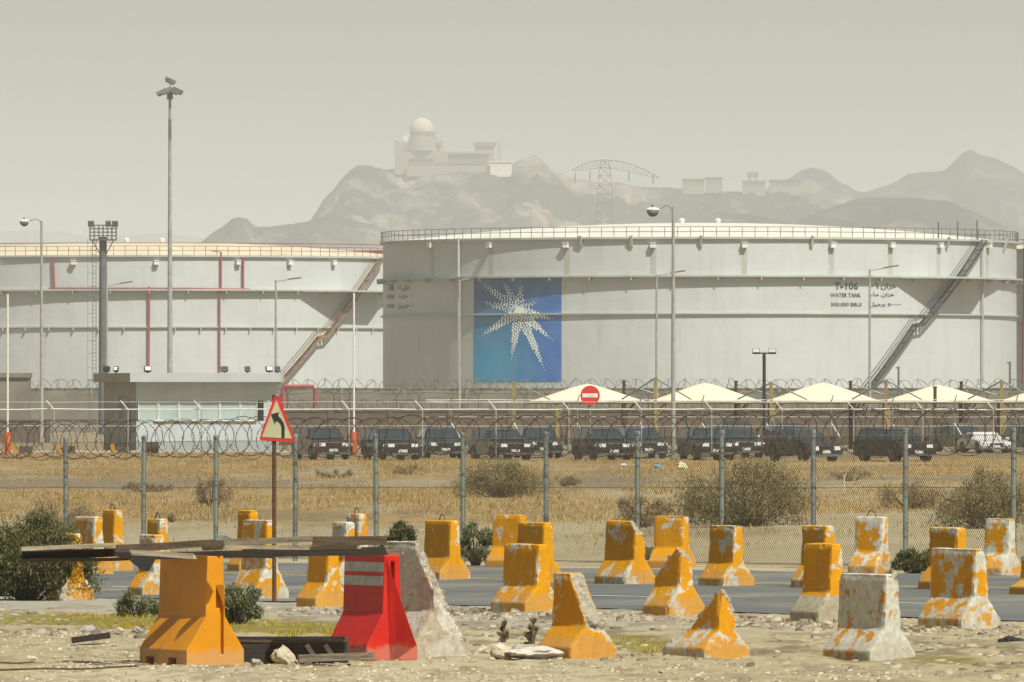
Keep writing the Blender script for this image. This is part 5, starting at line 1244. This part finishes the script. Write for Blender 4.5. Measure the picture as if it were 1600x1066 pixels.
# plastic barriers
def plastic(label, xl, xr, yt, yb, m, th, w, name, slots, toe=.17):
    D = depth((xl + xr) / 2, yb); s = F / D; H = (yb - yt) / s; W = (xr - xl) / s; c, sn = math.cos(R_(th)), math.sin(R_(th)); L = (W - w * c) / sn
    xc = PX(xr, D) - w * c; org_ = Vector((xc + w / 2 * c, D + w / 2 * sn, 0)); org_.z = float(gz(org_.x, org_.y)) - .01
    t = thing(name, label, 'plastic barrier', org_, R_(th))
    mb = MB(); mb.prism(jersey_poly(w, H, .45, toe, .19), 0, L); me = mb.mesh('body', m); bm = bmesh.new(); bm.from_mesh(me); bmesh.ops.recalc_face_normals(bm, faces=bm.faces); bm.to_mesh(me); bm.free()
    cb = MB()
    for q in slots: cb.box(*q)
    for k in (.22, .70): cb.box(-w, w, L * k, L * k + .20, -.1, .085)
    cm = cb.mesh('cut', m); bm = bmesh.new(); bm.from_mesh(cm); bmesh.ops.recalc_face_normals(bm, faces=bm.faces); bm.to_mesh(cm); bm.free(); co = bpy.data.objects.new('cut', cm); C.objects.link(co)
    r = evaluated(me, [('BOOLEAN', dict(object=co, operation='DIFFERENCE', solver='EXACT', use_self=True)), ('BEVEL', dict(width=.014, segments=3, limit_method='ANGLE', angle_limit=R_(25)))])
    bpy.data.objects.remove(co); r.materials.clear(); r.materials.append(m); r.polygons.foreach_set('use_smooth', [False] * len(r.polygons))
    link('body', r, t)
    return t, D, L, H, w
t, D, L, H, w = plastic('clean yellow plastic barrier holding up the left end of the timber table', 212, 380, 868, 1040, m_plY, 29, .69, 'plastic_barrier', [(.01, .10, -.2, .09, .62, .86), (.055, .10, -.2, .06, .12, .63)])
t, D, L, H, w = plastic('red plastic barrier with two grey bands holding up the right end of the timber', 508, 652, 866, 1032, m_plR, 29, .63, 'plastic_barrier', [(-.012, .03, -.2, .07, .02, 1.08)])
for zf in (.885, .755, ):
    mb = MB(); x_ = -.095 - .035 * (1 - zf) / .55 - .004
    z0, z1 = H * zf - .055, H * zf + .05
    xa = -(.095 + .022 * (H - z0) / (H * .55)) - .003; xb = -(.095 + .022 * (H - z1) / (H * .55)) - .003
    mb.v = [(xa, .02, z0), (xa, L - .02, z0), (xb, L - .02, z1), (xb, .02, z1), (xa + .02, .02, z0), (xa + .02, L - .02, z0), (xb + .02, L - .02, z1), (xb + .02, .02, z1)]
    mb.f = [(0, 1, 2, 3), (4, 7, 6, 5), (0, 4, 5, 1), (3, 2, 6, 7), (1, 5, 6, 2), (0, 3, 7, 4)]; mb.m = [0] * 6
    mb.build('reflective_band', m_refl, t, recalc=True)

# timber table
PL = [ # label, x0,y0,x1,y1 (centre line, photo px), thickness px, D, width m, material, name
 ('pale grey plank forming the upper left end of the timber table', 31, 858, 182, 851, 6, 95.3, .22, m_wood3),
 ('black stained beam under the left overhang of the table', 37, 868, 186, 862.5, 13, 95.5, .10, m_wood2),
 ('thin brown board along the bottom of the left overhang', 37, 877, 206, 872.5, 5, 95.45, .18, m_wood4),
 ('brown plank above the clean yellow plastic barrier', 179, 856.5, 350, 849.5, 11, 95.2, .20, m_wood4),
 ('bleached splintered board sticking out over the yellow plastic barrier', 205, 864, 306, 868.5, 8, 94.9, .12, m_wood3),
 ('long dark beam resting on the yellow plastic barrier', 186, 868, 430, 866.5, 11, 95.7, .20, m_wood2),
 ('grey brown plank on top of the middle of the table', 345, 848, 492, 843, 9, 95.35, .22, m_wood1),
 ('thin pale plank below the grey brown one in the middle', 318, 857, 560, 854.5, 6, 95.3, .20, m_wood3),
 ('long dark beam reaching across to the red barrier', 380, 864, 603, 861, 13, 95.75, .16, m_wood2),
 ('square brown timber lying on the right end of the table', 489, 845.5, 604, 845, 14, 95.1, .14, m_wood4),
 ('short grey board end over the red plastic barrier', 596, 862.5, 628, 862.5, 7, 96.2, .20, m_wood1),
]
for lab, x0, y0, x1, y1, th, D, wd, m_ in PL:
    D += .62
    a = P(x0, y0, D); b_ = P(x1, y1, D); L = (b_ - a).length; mid = (a + b_) / 2; s = D / F
    bm = bmesh.new(); nseg = max(4, int(L / .12)); h = th * s
    for i in range(nseg + 1):
        x = -L / 2 + L * i / nseg; bow = .018 * mnoise.noise((x * 1.3, x0, 1)); e = (1 + .12 * mnoise.noise((x * 3, x0, 4)))
        for yy, zz_ in ((-wd / 2, -h / 2 * e), (wd / 2, -h / 2), (wd / 2, h / 2), (-wd / 2, h / 2 * e)):
            ex = random.uniform(-.03, .03) if i in (0, nseg) else 0
            bm.verts.new((x + ex, yy + .006 * mnoise.noise((x * 4, yy, zz_)), zz_ + bow))
    bm.verts.ensure_lookup_table()
    for i in range(nseg):
        for j in range(4): q = i * 4 + j; q2 = i * 4 + (j + 1) % 4; bm.faces.new([bm.verts[z_] for z_ in (q, q2, q2 + 4, q + 4)])
    bm.faces.new([bm.verts[z_] for z_ in (3, 2, 1, 0)]); bm.faces.new([bm.verts[nseg * 4 + z_] for z_ in (0, 1, 2, 3)])
    bmesh.ops.recalc_face_normals(bm, faces=bm.faces)
    me = bpy.data.meshes.new('plank'); bm.to_mesh(me); bm.free(); me.materials.append(m_)
    o = link('plank', me, None, mid); d = (b_ - a).normalized(); o.rotation_euler = (0, -math.asin(d.z), math.atan2(d.y, d.x)); tag(o, lab, 'plank', 'planks of the timber table')
D = 95.3
mb = MB(); s = D / F; mb.v = [(0, -.06, 0), (.3, -.06, .01), (.16, -.06, -.13), (0, .08, 0), (.3, .08, .01), (.16, .08, -.13), (.22, -.06, -.13), (.22, .08, -.13)]
mb.f = [(0, 2, 6, 1), (3, 4, 7, 5), (0, 1, 4, 3), (0, 3, 5, 2), (2, 5, 7, 6), (1, 6, 7, 4)]; mb.m = [0] * 6
o = mb.build('board_offcut', m_black, None, recalc=True); o.location = P(200, 873.5, D); tag(o, 'black wedge shaped offcut hanging under the timber table', 'offcut')
mb = MB(); mb.v = [(0, 0, 0), (.2, 0, 0), (.12, 0, .05), (.04, 0, .055), (0, .12, 0), (.2, .12, 0), (.12, .12, .05), (.04, .12, .055)]; mb.f = [(0, 1, 2, 3), (4, 7, 6, 5), (0, 3, 7, 4), (1, 5, 6, 2), (3, 2, 6, 7), (0, 4, 5, 1)]; mb.m = [0] * 6
o = mb.build('metal_plate', m_galv, None, recalc=True); o.location = P(336, 844.5, 95.3); tag(o, 'bent grey metal scrap on top of the timber table', 'scrap')

# dark open crate on the ground between the plastic barriers
D = 96.6; s = D / F; base = gl(445, D); t = thing('open_crate', 'dark brown open crate on the sand under the timber table', 'crate', base + Vector((0, .2, 0)), R_(3)); hw = 95 * s; z1 = .27
for nm, q, m_ in (('front_board', (-hw, hw, -.35, -.31, .0, z1 - .05), m_wood2), ('back_board', (-hw, hw, .31, .35, 0, z1), m_wood2), ('end_board', (-hw - .02, -hw + .02, -.3, .3, 0, z1), m_wood4), ('end_board', (hw - .02, hw + .02, -.3, .3, 0, z1), m_wood4), ('bottom_board', (-hw, hw, -.3, .3, .0, .03), m_wood2), ('divider', (-.45, -.41, -.3, .3, .03, z1 - .02), m_wood4), ('top_rail', (-hw, hw, -.36, -.30, z1 - .045, z1 - .015), m_wood4)):
    mb = MB(); mb.box(*q); mb.build(nm, m_, t)
for x_ in (.22, .42):
    mb = MB(); mb.bar((x_, -.37, .20), (x_ + .08, -.37, .08), .035, .05); mb.build('pale_slat', m_wood3, t)
a, b_ = P(466, 1029, 95.4), P(584, 1025, 95.5); mb = MB(); mb.bar((0, 0, 0), b_ - a, .16, .075); o = mb.build('plank', m_wood1); o.location = (a.x, a.y, max(.035, a.z)); tag(o, 'grey plank lying on the sand in front of the red barrier foot', 'plank')
a, b_ = gl(112, 104), gl(172, 104); mb = MB(); mb.bar((0, 0, 0.05), (b_ - a) + Vector((0, 0, .11)), .12, .07); o = mb.build('plank', m_wood2); o.location = a; tag(o, 'short dark charred plank on the rubble at the left', 'plank')
MB()
pts = [P(-20, 1057, 93), P(60, 1053, 93), P(130, 1050, 93.5), P(215, 1043, 94)]
mb = MB().tube([Vector((p.x, p.y, .025 + .02 * (i % 2))) - Vector((pts[0].x, pts[0].y, 0)) for i, p in enumerate(pts)], .010, 5); o = mb.build('ground_cable', m_rust); o.location = (pts[0].x, pts[0].y, 0); tag(o, 'thin rusty cable lying across the sand at the lower left', 'cable')

# ------------------------------------------------------------------ warning sign
D = 131.0; base = gl(428.5, D); t = thing('warning_sign', 'red bordered triangular warning sign with left bend arrow on a rusty pole', 'road sign', base); s = D / F
def S(px, py): return ((px - 428.5) * s, PZ(py, D) - base.z)
MB().tube([(0, 0, -.2), (0, 0, S(428, 622)[1])], .031, 10).build('pole', m_rust, t, True)
def tri(pts, y0, y1, name, m):
    mb = MB(); mb.prism([S(*p) for p in pts], y0, y1); return mb.build(name, m, t, recalc=True)
def zz(x, y): return (395 + x / 11.225, 605 + y / 11.225)
outer = [zz(130, 870), zz(118, 900), zz(135, 930), zz(700, 968), zz(735, 945), zz(730, 905), zz(470, 185), zz(430, 135), zz(385, 150), zz(365, 195)]
tri(outer, -.05, -.036, 'border_plate', m_signr); tri([zz(160, 875), zz(690, 905), zz(415, 225)], -.056, -.0505, 'cream_face', m_signc)
arrow = [zz(505, 888), zz(505, 700), zz(480, 640), zz(440, 600), zz(405, 598), zz(395, 652), zz(318, 478), zz(462, 440), zz(447, 505), zz(500, 560), zz(545, 630), zz(560, 700), zz(560, 888)]
tri(arrow, -.061, -.0565, 'bend_arrow', m_black); tri([zz(340, 135), zz(390, 130), zz(370, 230), zz(345, 260)], -.034, -.025, 'bracket', m_black)

# ------------------------------------------------------------------ vegetation
def leaves(n, gen, size, stretch=2.2, up=.6, seed=1):
    r = np.random.default_rng(seed); C0 = gen(r, n); n = len(C0)
    d = r.normal(size=(n, 3)); d[:, 2] = np.abs(d[:, 2]) + up; d /= np.linalg.norm(d, axis=1)[:, None]
    w = np.cross(d, r.normal(size=(n, 3))); w /= np.linalg.norm(w, axis=1)[:, None] + 1e-9
    sz = size * (.6 + .8 * r.random(n))[:, None]
    V = np.stack([C0 - w * sz * .35, C0 + w * sz * .35, C0 + d * sz * stretch], 1).reshape(-1, 3); Fq = np.arange(n * 3).reshape(-1, 3); return V, Fq
def shrub(label, x0, x1, yt, yb, m, n, size, name='desert_shrub', seed=1, clumps=26, dx=0, stretch=2.4, flat=1.0, group='desert shrubs'):
    D = depth((x0 + x1) / 2, yb); s = D / F; base = gl((x0 + x1) / 2, D); hw = (x1 - x0) / 2 * s; H = (yb - yt) * s; size *= (.62 if D < 175 else .40); n = int(n * (1.5 if D < 175 else 1.05))
    t = thing(name, label, 'shrub', base, 0, group); rr = np.random.default_rng(seed)
    ca = rr.random(clumps) * 6.283; cr = np.sqrt(rr.random(clumps)) * .95; ch = rr.random(clumps)
    cen = np.stack([hw * cr * np.cos(ca), hw * .8 * cr * np.sin(ca), H * (.15 + .68 * ch * (1 - .55 * cr ** 2) * flat)], 1); rad = (.16 + .16 * rr.random(clumps)) * min(hw, H * 1.1) * 1.1
    def gen(r, n):
        k = r.integers(0, clumps, n); v = r.normal(size=(n, 3)); v /= np.linalg.norm(v, axis=1)[:, None]; v *= (r.random(n) ** .6 * (1 + .55 * (r.random(n) ** 4)))[:, None]
        p = cen[k] + v * rad[k][:, None] * [1, 1, 1.05]; p[:, 2] = np.abs(p[:, 2]); return p[p[:, 2] < H * 1.02]
    V, Fq = leaves(n, gen, size, stretch, .5, seed); link('foliage', np_mesh('foliage', V, Fq, m), t)
    mb = MB()
    for k in range(clumps * 2):
        c = Vector(cen[k % clumps]); q = Vector(rr.normal(size=3)); q.z = abs(q.z) + .5; q.normalize(); mb.tube([c, c + q * rad[k % clumps] * 1.5], [.006, .003], 3, cap=False)
    for k in range(clumps):
        c = Vector(cen[k]); mb.tube([(c.x * .12, c.y * .12, -.05), (c.x * .55, c.y * .55, c.z * .6), c + Vector((0, 0, rad[k] * .6))], [.018, .012, .005], 4, cap=False)
    mb.build('stems', mat('woody_stems', (0.12, 0.085, 0.05), (0.07, 0.05, 0.03), 8, .9), t)
    return t
shrub('big dark green bush at the left margin beside the timber', -60, 146, 790, 938, m_lfG, 26000, .045, seed=2, clumps=60, name='green_bush')
shrub('grey green weedy bush behind the yellow plastic barrier', 335, 408, 893, 978, m_lfS, 5000, .035, seed=3, clumps=22)
shrub('low wispy tuft of grass left of the yellow plastic barrier', 180, 246, 922, 968, m_lfS, 2200, .035, seed=4, clumps=14, stretch=4, name='grass_tuft')
shrub('green roadside bush left of the clean bright yellow barrier', 592, 652, 806, 884, m_lfG, 5000, .045, seed=5, clumps=20)
shrub('grey green roadside bush right of the clean bright yellow barrier', 715, 770, 802, 884, m_lfS, 5000, .045, seed=6, clumps=20)
shrub('small dark weed left of the flat sack', 778, 794, 962, 1008, m_lfD, 420, .03, seed=7, clumps=7, name='dry_weed')
shrub('small dark weed just above the flat sack', 820, 842, 955, 1010, m_lfD, 620, .03, seed=8, clumps=8, name='dry_weed')
shrub('green bush at the foot of the fence between two sideways barriers', 1398, 1456, 850, 896, m_lfG, 4000, .045, seed=9, clumps=18)
shrub('dark olive bush in the field below the fourth parked car', 712, 846, 712, 778, m_lfD, 15000, .075, seed=10, clumps=40, flat=1.1)
shrub('sparse brown bush in the field left of the broad one', 960, 1046, 764, 824, m_lfB, 5500, .06, seed=11, clumps=24)
shrub('very broad brown green bush in the field below the wide grey saloon', 1060, 1268, 718, 822, m_lfD, 26000, .075, seed=12, clumps=70, flat=1.1)
shrub('brown dry bush in the field right of the small white stake', 1376, 1470, 748, 796, m_lfB, 6000, .06, seed=13, clumps=26)
shrub('broad olive brown bush in the field near the right margin', 1458, 1620, 730, 826, m_lfD, 18000, .07, seed=14, clumps=55, flat=1.1)
shrub('sparse brown scrub in the field behind the third fence post', 296, 366, 740, 792, m_lfB, 3200, .06, seed=15, clumps=22)
shrub('low brown scrub in the field at the far left', 40, 150, 776, 830, m_lfB, 4200, .055, seed=16, clumps=26)
for i, (px, yb, w, h, m_, lab) in enumerate([(640, 742, 60, 16, m_lfB, 'flat grey brown weed patch below the third parked car'), (520, 748, 70, 16, m_lfD, 'flat grey weed patch below the first parked car'), (1330, 752, 70, 20, m_lfB, 'low brown weed patch below the big black suv'),
        (230, 770, 90, 18, m_lfB, 'low brown weed patch left of the third fence post'), (880, 760, 60, 18, m_lfB, 'low brown weed patch right of the dark olive bush'), (1000, 876, 60, 20, m_lfS, 'pale dry weed patch behind the corner broken barrier'), (268, 818, 14, 20, m_lfB, 'tiny brown weed at the second fence post')]):
    shrub(lab, px - w / 2, px + w / 2, yb - h, yb, m_, int(30 * w), .05, seed=30 + i, clumps=18, name='weed_patch', group='weed patches in the field')

def grass_field(name, label, n, box, hgt, m, seed, keep, wid=.012):
    r = np.random.default_rng(seed); x = None
    y = box[2] + (box[3] - box[2]) * r.random(n); x = (r.random(n) * 2 - 1) * y * .0625 + 0
    x = np.clip(x, box[0], box[1]) if False else x
    k = keep(x, y, r); x, y = x[k], y[k]; n = len(x); z = gz(x, y) - .02
    h = hgt * (.4 + .9 * r.random(n)) * (.65 + .5 * (fbm(np.stack([x * .6, y * .15, x * 0], 1), 3, seed) + .5)); h = np.maximum(h, .04)
    a = r.random(n) * 6.283; w = wid * (.7 + .8 * r.random(n)); lx = (r.random(n) - .5) * h * .9; ly = (r.random(n) - .5) * h * .9
    b = np.stack([x, y, z], 1); d = np.stack([np.cos(a) * w, np.sin(a) * w, 0 * w], 1)
    V = np.stack([b - d, b + d, b + np.stack([lx, ly, h], 1)], 1).reshape(-1, 3); Fq = np.arange(3 * n).reshape(-1, 3)
    o = link(name, np_mesh(name, V, Fq, m)); tag(o, label, 'grass', kind='stuff'); return o
def keepA(x, y, r):
    nn = fbm(np.stack([x * .4, y * .06, x * 0], 1), 4, 5); y0 = y; y = y + 28 * fbm(np.stack([x * .09, y * .022, x * 0], 1), 3, 91); u = UN[0] * x + UN[1] * y
    dens = np.where(y < 222, .05, np.where(y < 300, .75, np.where(y < 338, .22, .9))); return (r.random(len(x)) < np.clip(dens * (.85 + 3.2 * nn), 0.01, 1)) & (u > 84) & ((y0 < 447) | (x < -13.5))
grass_field('dry_grass', 'golden dry grass covering the field beyond the chain link fence', 240000, (-30, 30, 178, 500), .16, m_gold, 3, keepA, .014)
def keepB(x, y, r):
    u = UN[0] * x + UN[1] * y; nn = fbm(np.stack([x * .8, y * .3, x * 0], 1), 2, 77); n2 = fbm(np.stack([x * 2.5, y * .8, x * 0], 1), 4, 33)
    return (u + n2 * .8 > 51.6) & (u + n2 * .8 < 55.4) & ((x < -1.4 + 1.5 * (r.random(len(x)) - .5)) | (nn > .22)) & (r.random(len(x)) < .9)
grass_field('green_grass', 'strip of yellow green grass between the sand and the road shoulder', 150000, (-9, 9, 98, 124), .085, m_ggrn, 4, keepB, .007)

# gravel and rocks
def stones(name, label, n, sel, smin, smax, m, seed):
    r = np.random.default_rng(seed); ph = np.array([(1, 0, -.1), (0, 1, -.1), (-1, 0, -.1), (0, -1, -.1), (.72, .2, .55), (-.1, .7, .6), (-.7, -.1, .5), (.1, -.66, .62)], float)
    y = 86 + (126 - 86) * r.random(n) ** 1.1; x = (r.random(n) * 2 - 1) * y * .0625; k = sel(x, y, r); x, y = x[k], y[k]; n = len(x)
    sz = smin + (smax - smin) * r.random(n) ** 4; z = gz(x, y)
    a = r.random(n) * 6.283; ca, sa = np.cos(a), np.sin(a)
    loc = ph[None] * (.65 + .6 * r.random((n, 8, 1))); loc[:, :, 2] *= .9
    X = loc[:, :, 0] * ca[:, None] - loc[:, :, 1] * sa[:, None]; Y = loc[:, :, 0] * sa[:, None] + loc[:, :, 1] * ca[:, None]
    V = np.stack([x[:, None] + X * sz[:, None], y[:, None] + Y * sz[:, None], z[:, None] + loc[:, :, 2] * sz[:, None] + .002], 2).reshape(-1, 3)
    f = np.array([(0, 1, 5), (0, 5, 4), (1, 2, 6), (1, 6, 5), (2, 3, 7), (2, 7, 6), (3, 0, 4), (3, 4, 7), (4, 5, 6), (4, 6, 7)]); Fq = (np.arange(n)[:, None, None] * 8 + f[None]).reshape(-1, 3)
    o = link(name, np_mesh(name, V, Fq, m)); tag(o, label, 'gravel', kind='stuff')
def selG(x, y, r):
    u = UN[0] * x + UN[1] * y; nn = fbm(np.stack([x * .9, y * .25, x * 0], 1), 3, 55); rub = sstep(49, 52, u) * (1 - sstep(57, 61, u)); return (u < 63.2) & (r.random(len(x)) < .22 + .5 * rub + .5 * nn)
m_gA = leaf_mat('gravel_tones', (0.20, 0.16, 0.10), (0.40, 0.34, 0.23), (0.52, 0.46, 0.33)); m_gB = leaf_mat('rubble_tones', (0.12, 0.09, 0.06), (0.27, 0.215, 0.145), (0.42, 0.36, 0.26))
stones('gravel', 'loose gravel and small stones scattered over the sand', 60000, selG, .006, .04, m_gA, 1)
def selR(x, y, r):
    u = UN[0] * x + UN[1] * y; nn = fbm(np.stack([x * .7, y * .2, x * 0], 1), 3, 58); return (u > 50) & (u < 62) & (r.random(len(x)) < .12 + .9 * np.clip(nn, 0, 1))
stones('rubble', 'darker rubble lumps heaped between the sand and the road edge', 48000, selR, .015, .095, m_gB, 2)

def rock(label, px0, px1, py0, py1, m, seed, name='rock', squash=1.0, cat='rock'):
    D = depth((px0 + px1) / 2, py1); s = D / F; bm = bmesh.new(); bmesh.ops.create_icosphere(bm, subdivisions=4, radius=1)
    hx, hz = (px1 - px0) / 2 * s, (py1 - py0) * s
    for v in bm.verts:
        p = v.co.copy(); n = mnoise.fractal(p * 1.1 + Vector((seed * 7.1, 0, 0)), 1.0, 2.0, 4) * .42
        p = p * (1 + n)
        for q in range(5):                       # facets
            d = Vector((math.sin(q * 2.4 + seed), math.cos(q * 1.9 + seed * 2), math.sin(q * 3.7 + seed * 3))).normalized(); k = p.dot(d) - .72
            if k > 0 and squash > .5: p -= d * k * .85
        v.co = Vector((p.x * hx, p.y * hx * .8, p.z * hz * .55 + hz * .40))
    mn = min(v.co.x for v in bm.verts); mx_ = max(v.co.x for v in bm.verts); mz = max(v.co.z for v in bm.verts)
    for v in bm.verts: v.co.x *= 2 * hx / (mx_ - mn); v.co.z = v.co.z * hz / mz if v.co.z > 0 else v.co.z
    me = bpy.data.meshes.new(name); bm.to_mesh(me); bm.free(); me.materials.append(m); me.polygons.foreach_set('use_smooth', [True] * len(me.polygons)); me.set_sharp_from_angle(angle=R_(35))
    o = link(name, me, None, gl((px0 + px1) / 2, D)); tag(o, label, cat, 'loose rocks on the sand' if cat == 'rock' else None); return o
rock('big cream coloured stone in front of the dark open crate', 424, 464, 1007, 1037, m_stone, 1)
rock('flat pale stone chip right of the big cream stone', 462, 490, 1028, 1037, m_stone, 2)
rock('small grey stone at the left foot of the dark crate', 390, 408, 1029, 1040, m_stoneg, 3)
rock('tiny white stone alone on the sand at the lower left', 40, 58, 1024, 1032, m_stone, 4)
rock('grey stone on the grass edge above the charred plank', 125, 152, 976, 990, m_stoneg, 5)
rock('pale stone on the grass edge left of the yellow plastic barrier', 178, 196, 980, 992, m_stone, 6)
rock('dark grey stone beside the yellow plastic barrier on its left', 205, 226, 978, 992, m_stoneg, 7)
rock('low pale rock right of the concrete slab foot', 742, 764, 1008, 1022, m_stone, 8)
rock('pale rock lump just left of the flat sack', 764, 800, 1004, 1030, m_stone, 9)
rock('round grey rock behind the left end of the flat sack', 800, 822, 1006, 1020, m_stoneg, 10)
rock('whitish stone between the two nearest broken barriers', 1000, 1014, 1006, 1014, m_stone, 11)
rock('small stone left of the bare grey barrier', 1208, 1222, 1016, 1024, m_stone, 12)
rock('brown clod right of the bare grey barrier', 1440, 1466, 1010, 1022, m_stoneg, 13)
rock('small brown clod on the sand at the lower right', 1486, 1500, 1044, 1050, m_stoneg, 14)
rock('small dark clod in the middle foreground sand', 1028, 1038, 1046, 1052, m_stoneg, 15)
rock('dusty white sack lying flat left of the snapped orange barrier', 784, 878, 1009, 1030, m_sack, 21, 'sack', .2, 'sack')
rock('crumpled black plastic sheet near the right margin', 1556, 1604, 994, 1008, m_black, 22, 'plastic_sheet', .2, 'plastic sheet')
rock('blue plastic bag in the field below the parked cars', 1020, 1035, 725, 733, m_bedge, 31, 'plastic_bag', .2, 'bag')
rock('yellow and white rubbish bag in the field by the tall lamp pole', 1056, 1075, 721, 735, m_ybag, 32, 'plastic_bag', .2, 'bag')
rock('small white scrap in the field below the round red sign', 968, 980, 724, 730, m_wbag, 33, 'plastic_bag', .2, 'bag')
t = thing('white_stake', 'small white forked stake in the field left of the dry brown bush', 'stake', gl(1319, 300)); MB().tube([(0, 0, -.05), (0, 0, .35)], .022, 6).build('stake', m_wpole, t); MB().tube([(0, 0, .30), (.06, 0, .44)], .016, 6).build('fork', m_wpole, t); MB().tube([(0, 0, .30), (-.05, 0, .43)], .016, 6).build('fork', m_wpole, t)

# ------------------------------------------------------------------ haze: one closed box of even air
mb = MB(); mb.box(-12600, 12600, -400, 26500, -8.0, 460.0)
hz = mb.build('haze', None); hz.data.materials.clear(); hm = bpy.data.materials.new('dust_haze'); hm.use_nodes = True; nt = hm.node_tree; nt.nodes.clear()
ou = nt.nodes.new('ShaderNodeOutputMaterial'); pv = nt.nodes.new('ShaderNodeVolumePrincipled'); pv.inputs['Color'].default_value = (0.955, 0.985, 0.96, 1)
pv.inputs['Density'].default_value = 0.00013; pv.inputs['Anisotropy'].default_value = 0.0
nt.links.new(pv.outputs[0], ou.inputs['Volume']); hz.data.materials.append(hm); hz['kind'] = 'stuff'; hz['label'] = 'even pale dust haze in the air over the whole scene'; hz['category'] = 'haze'
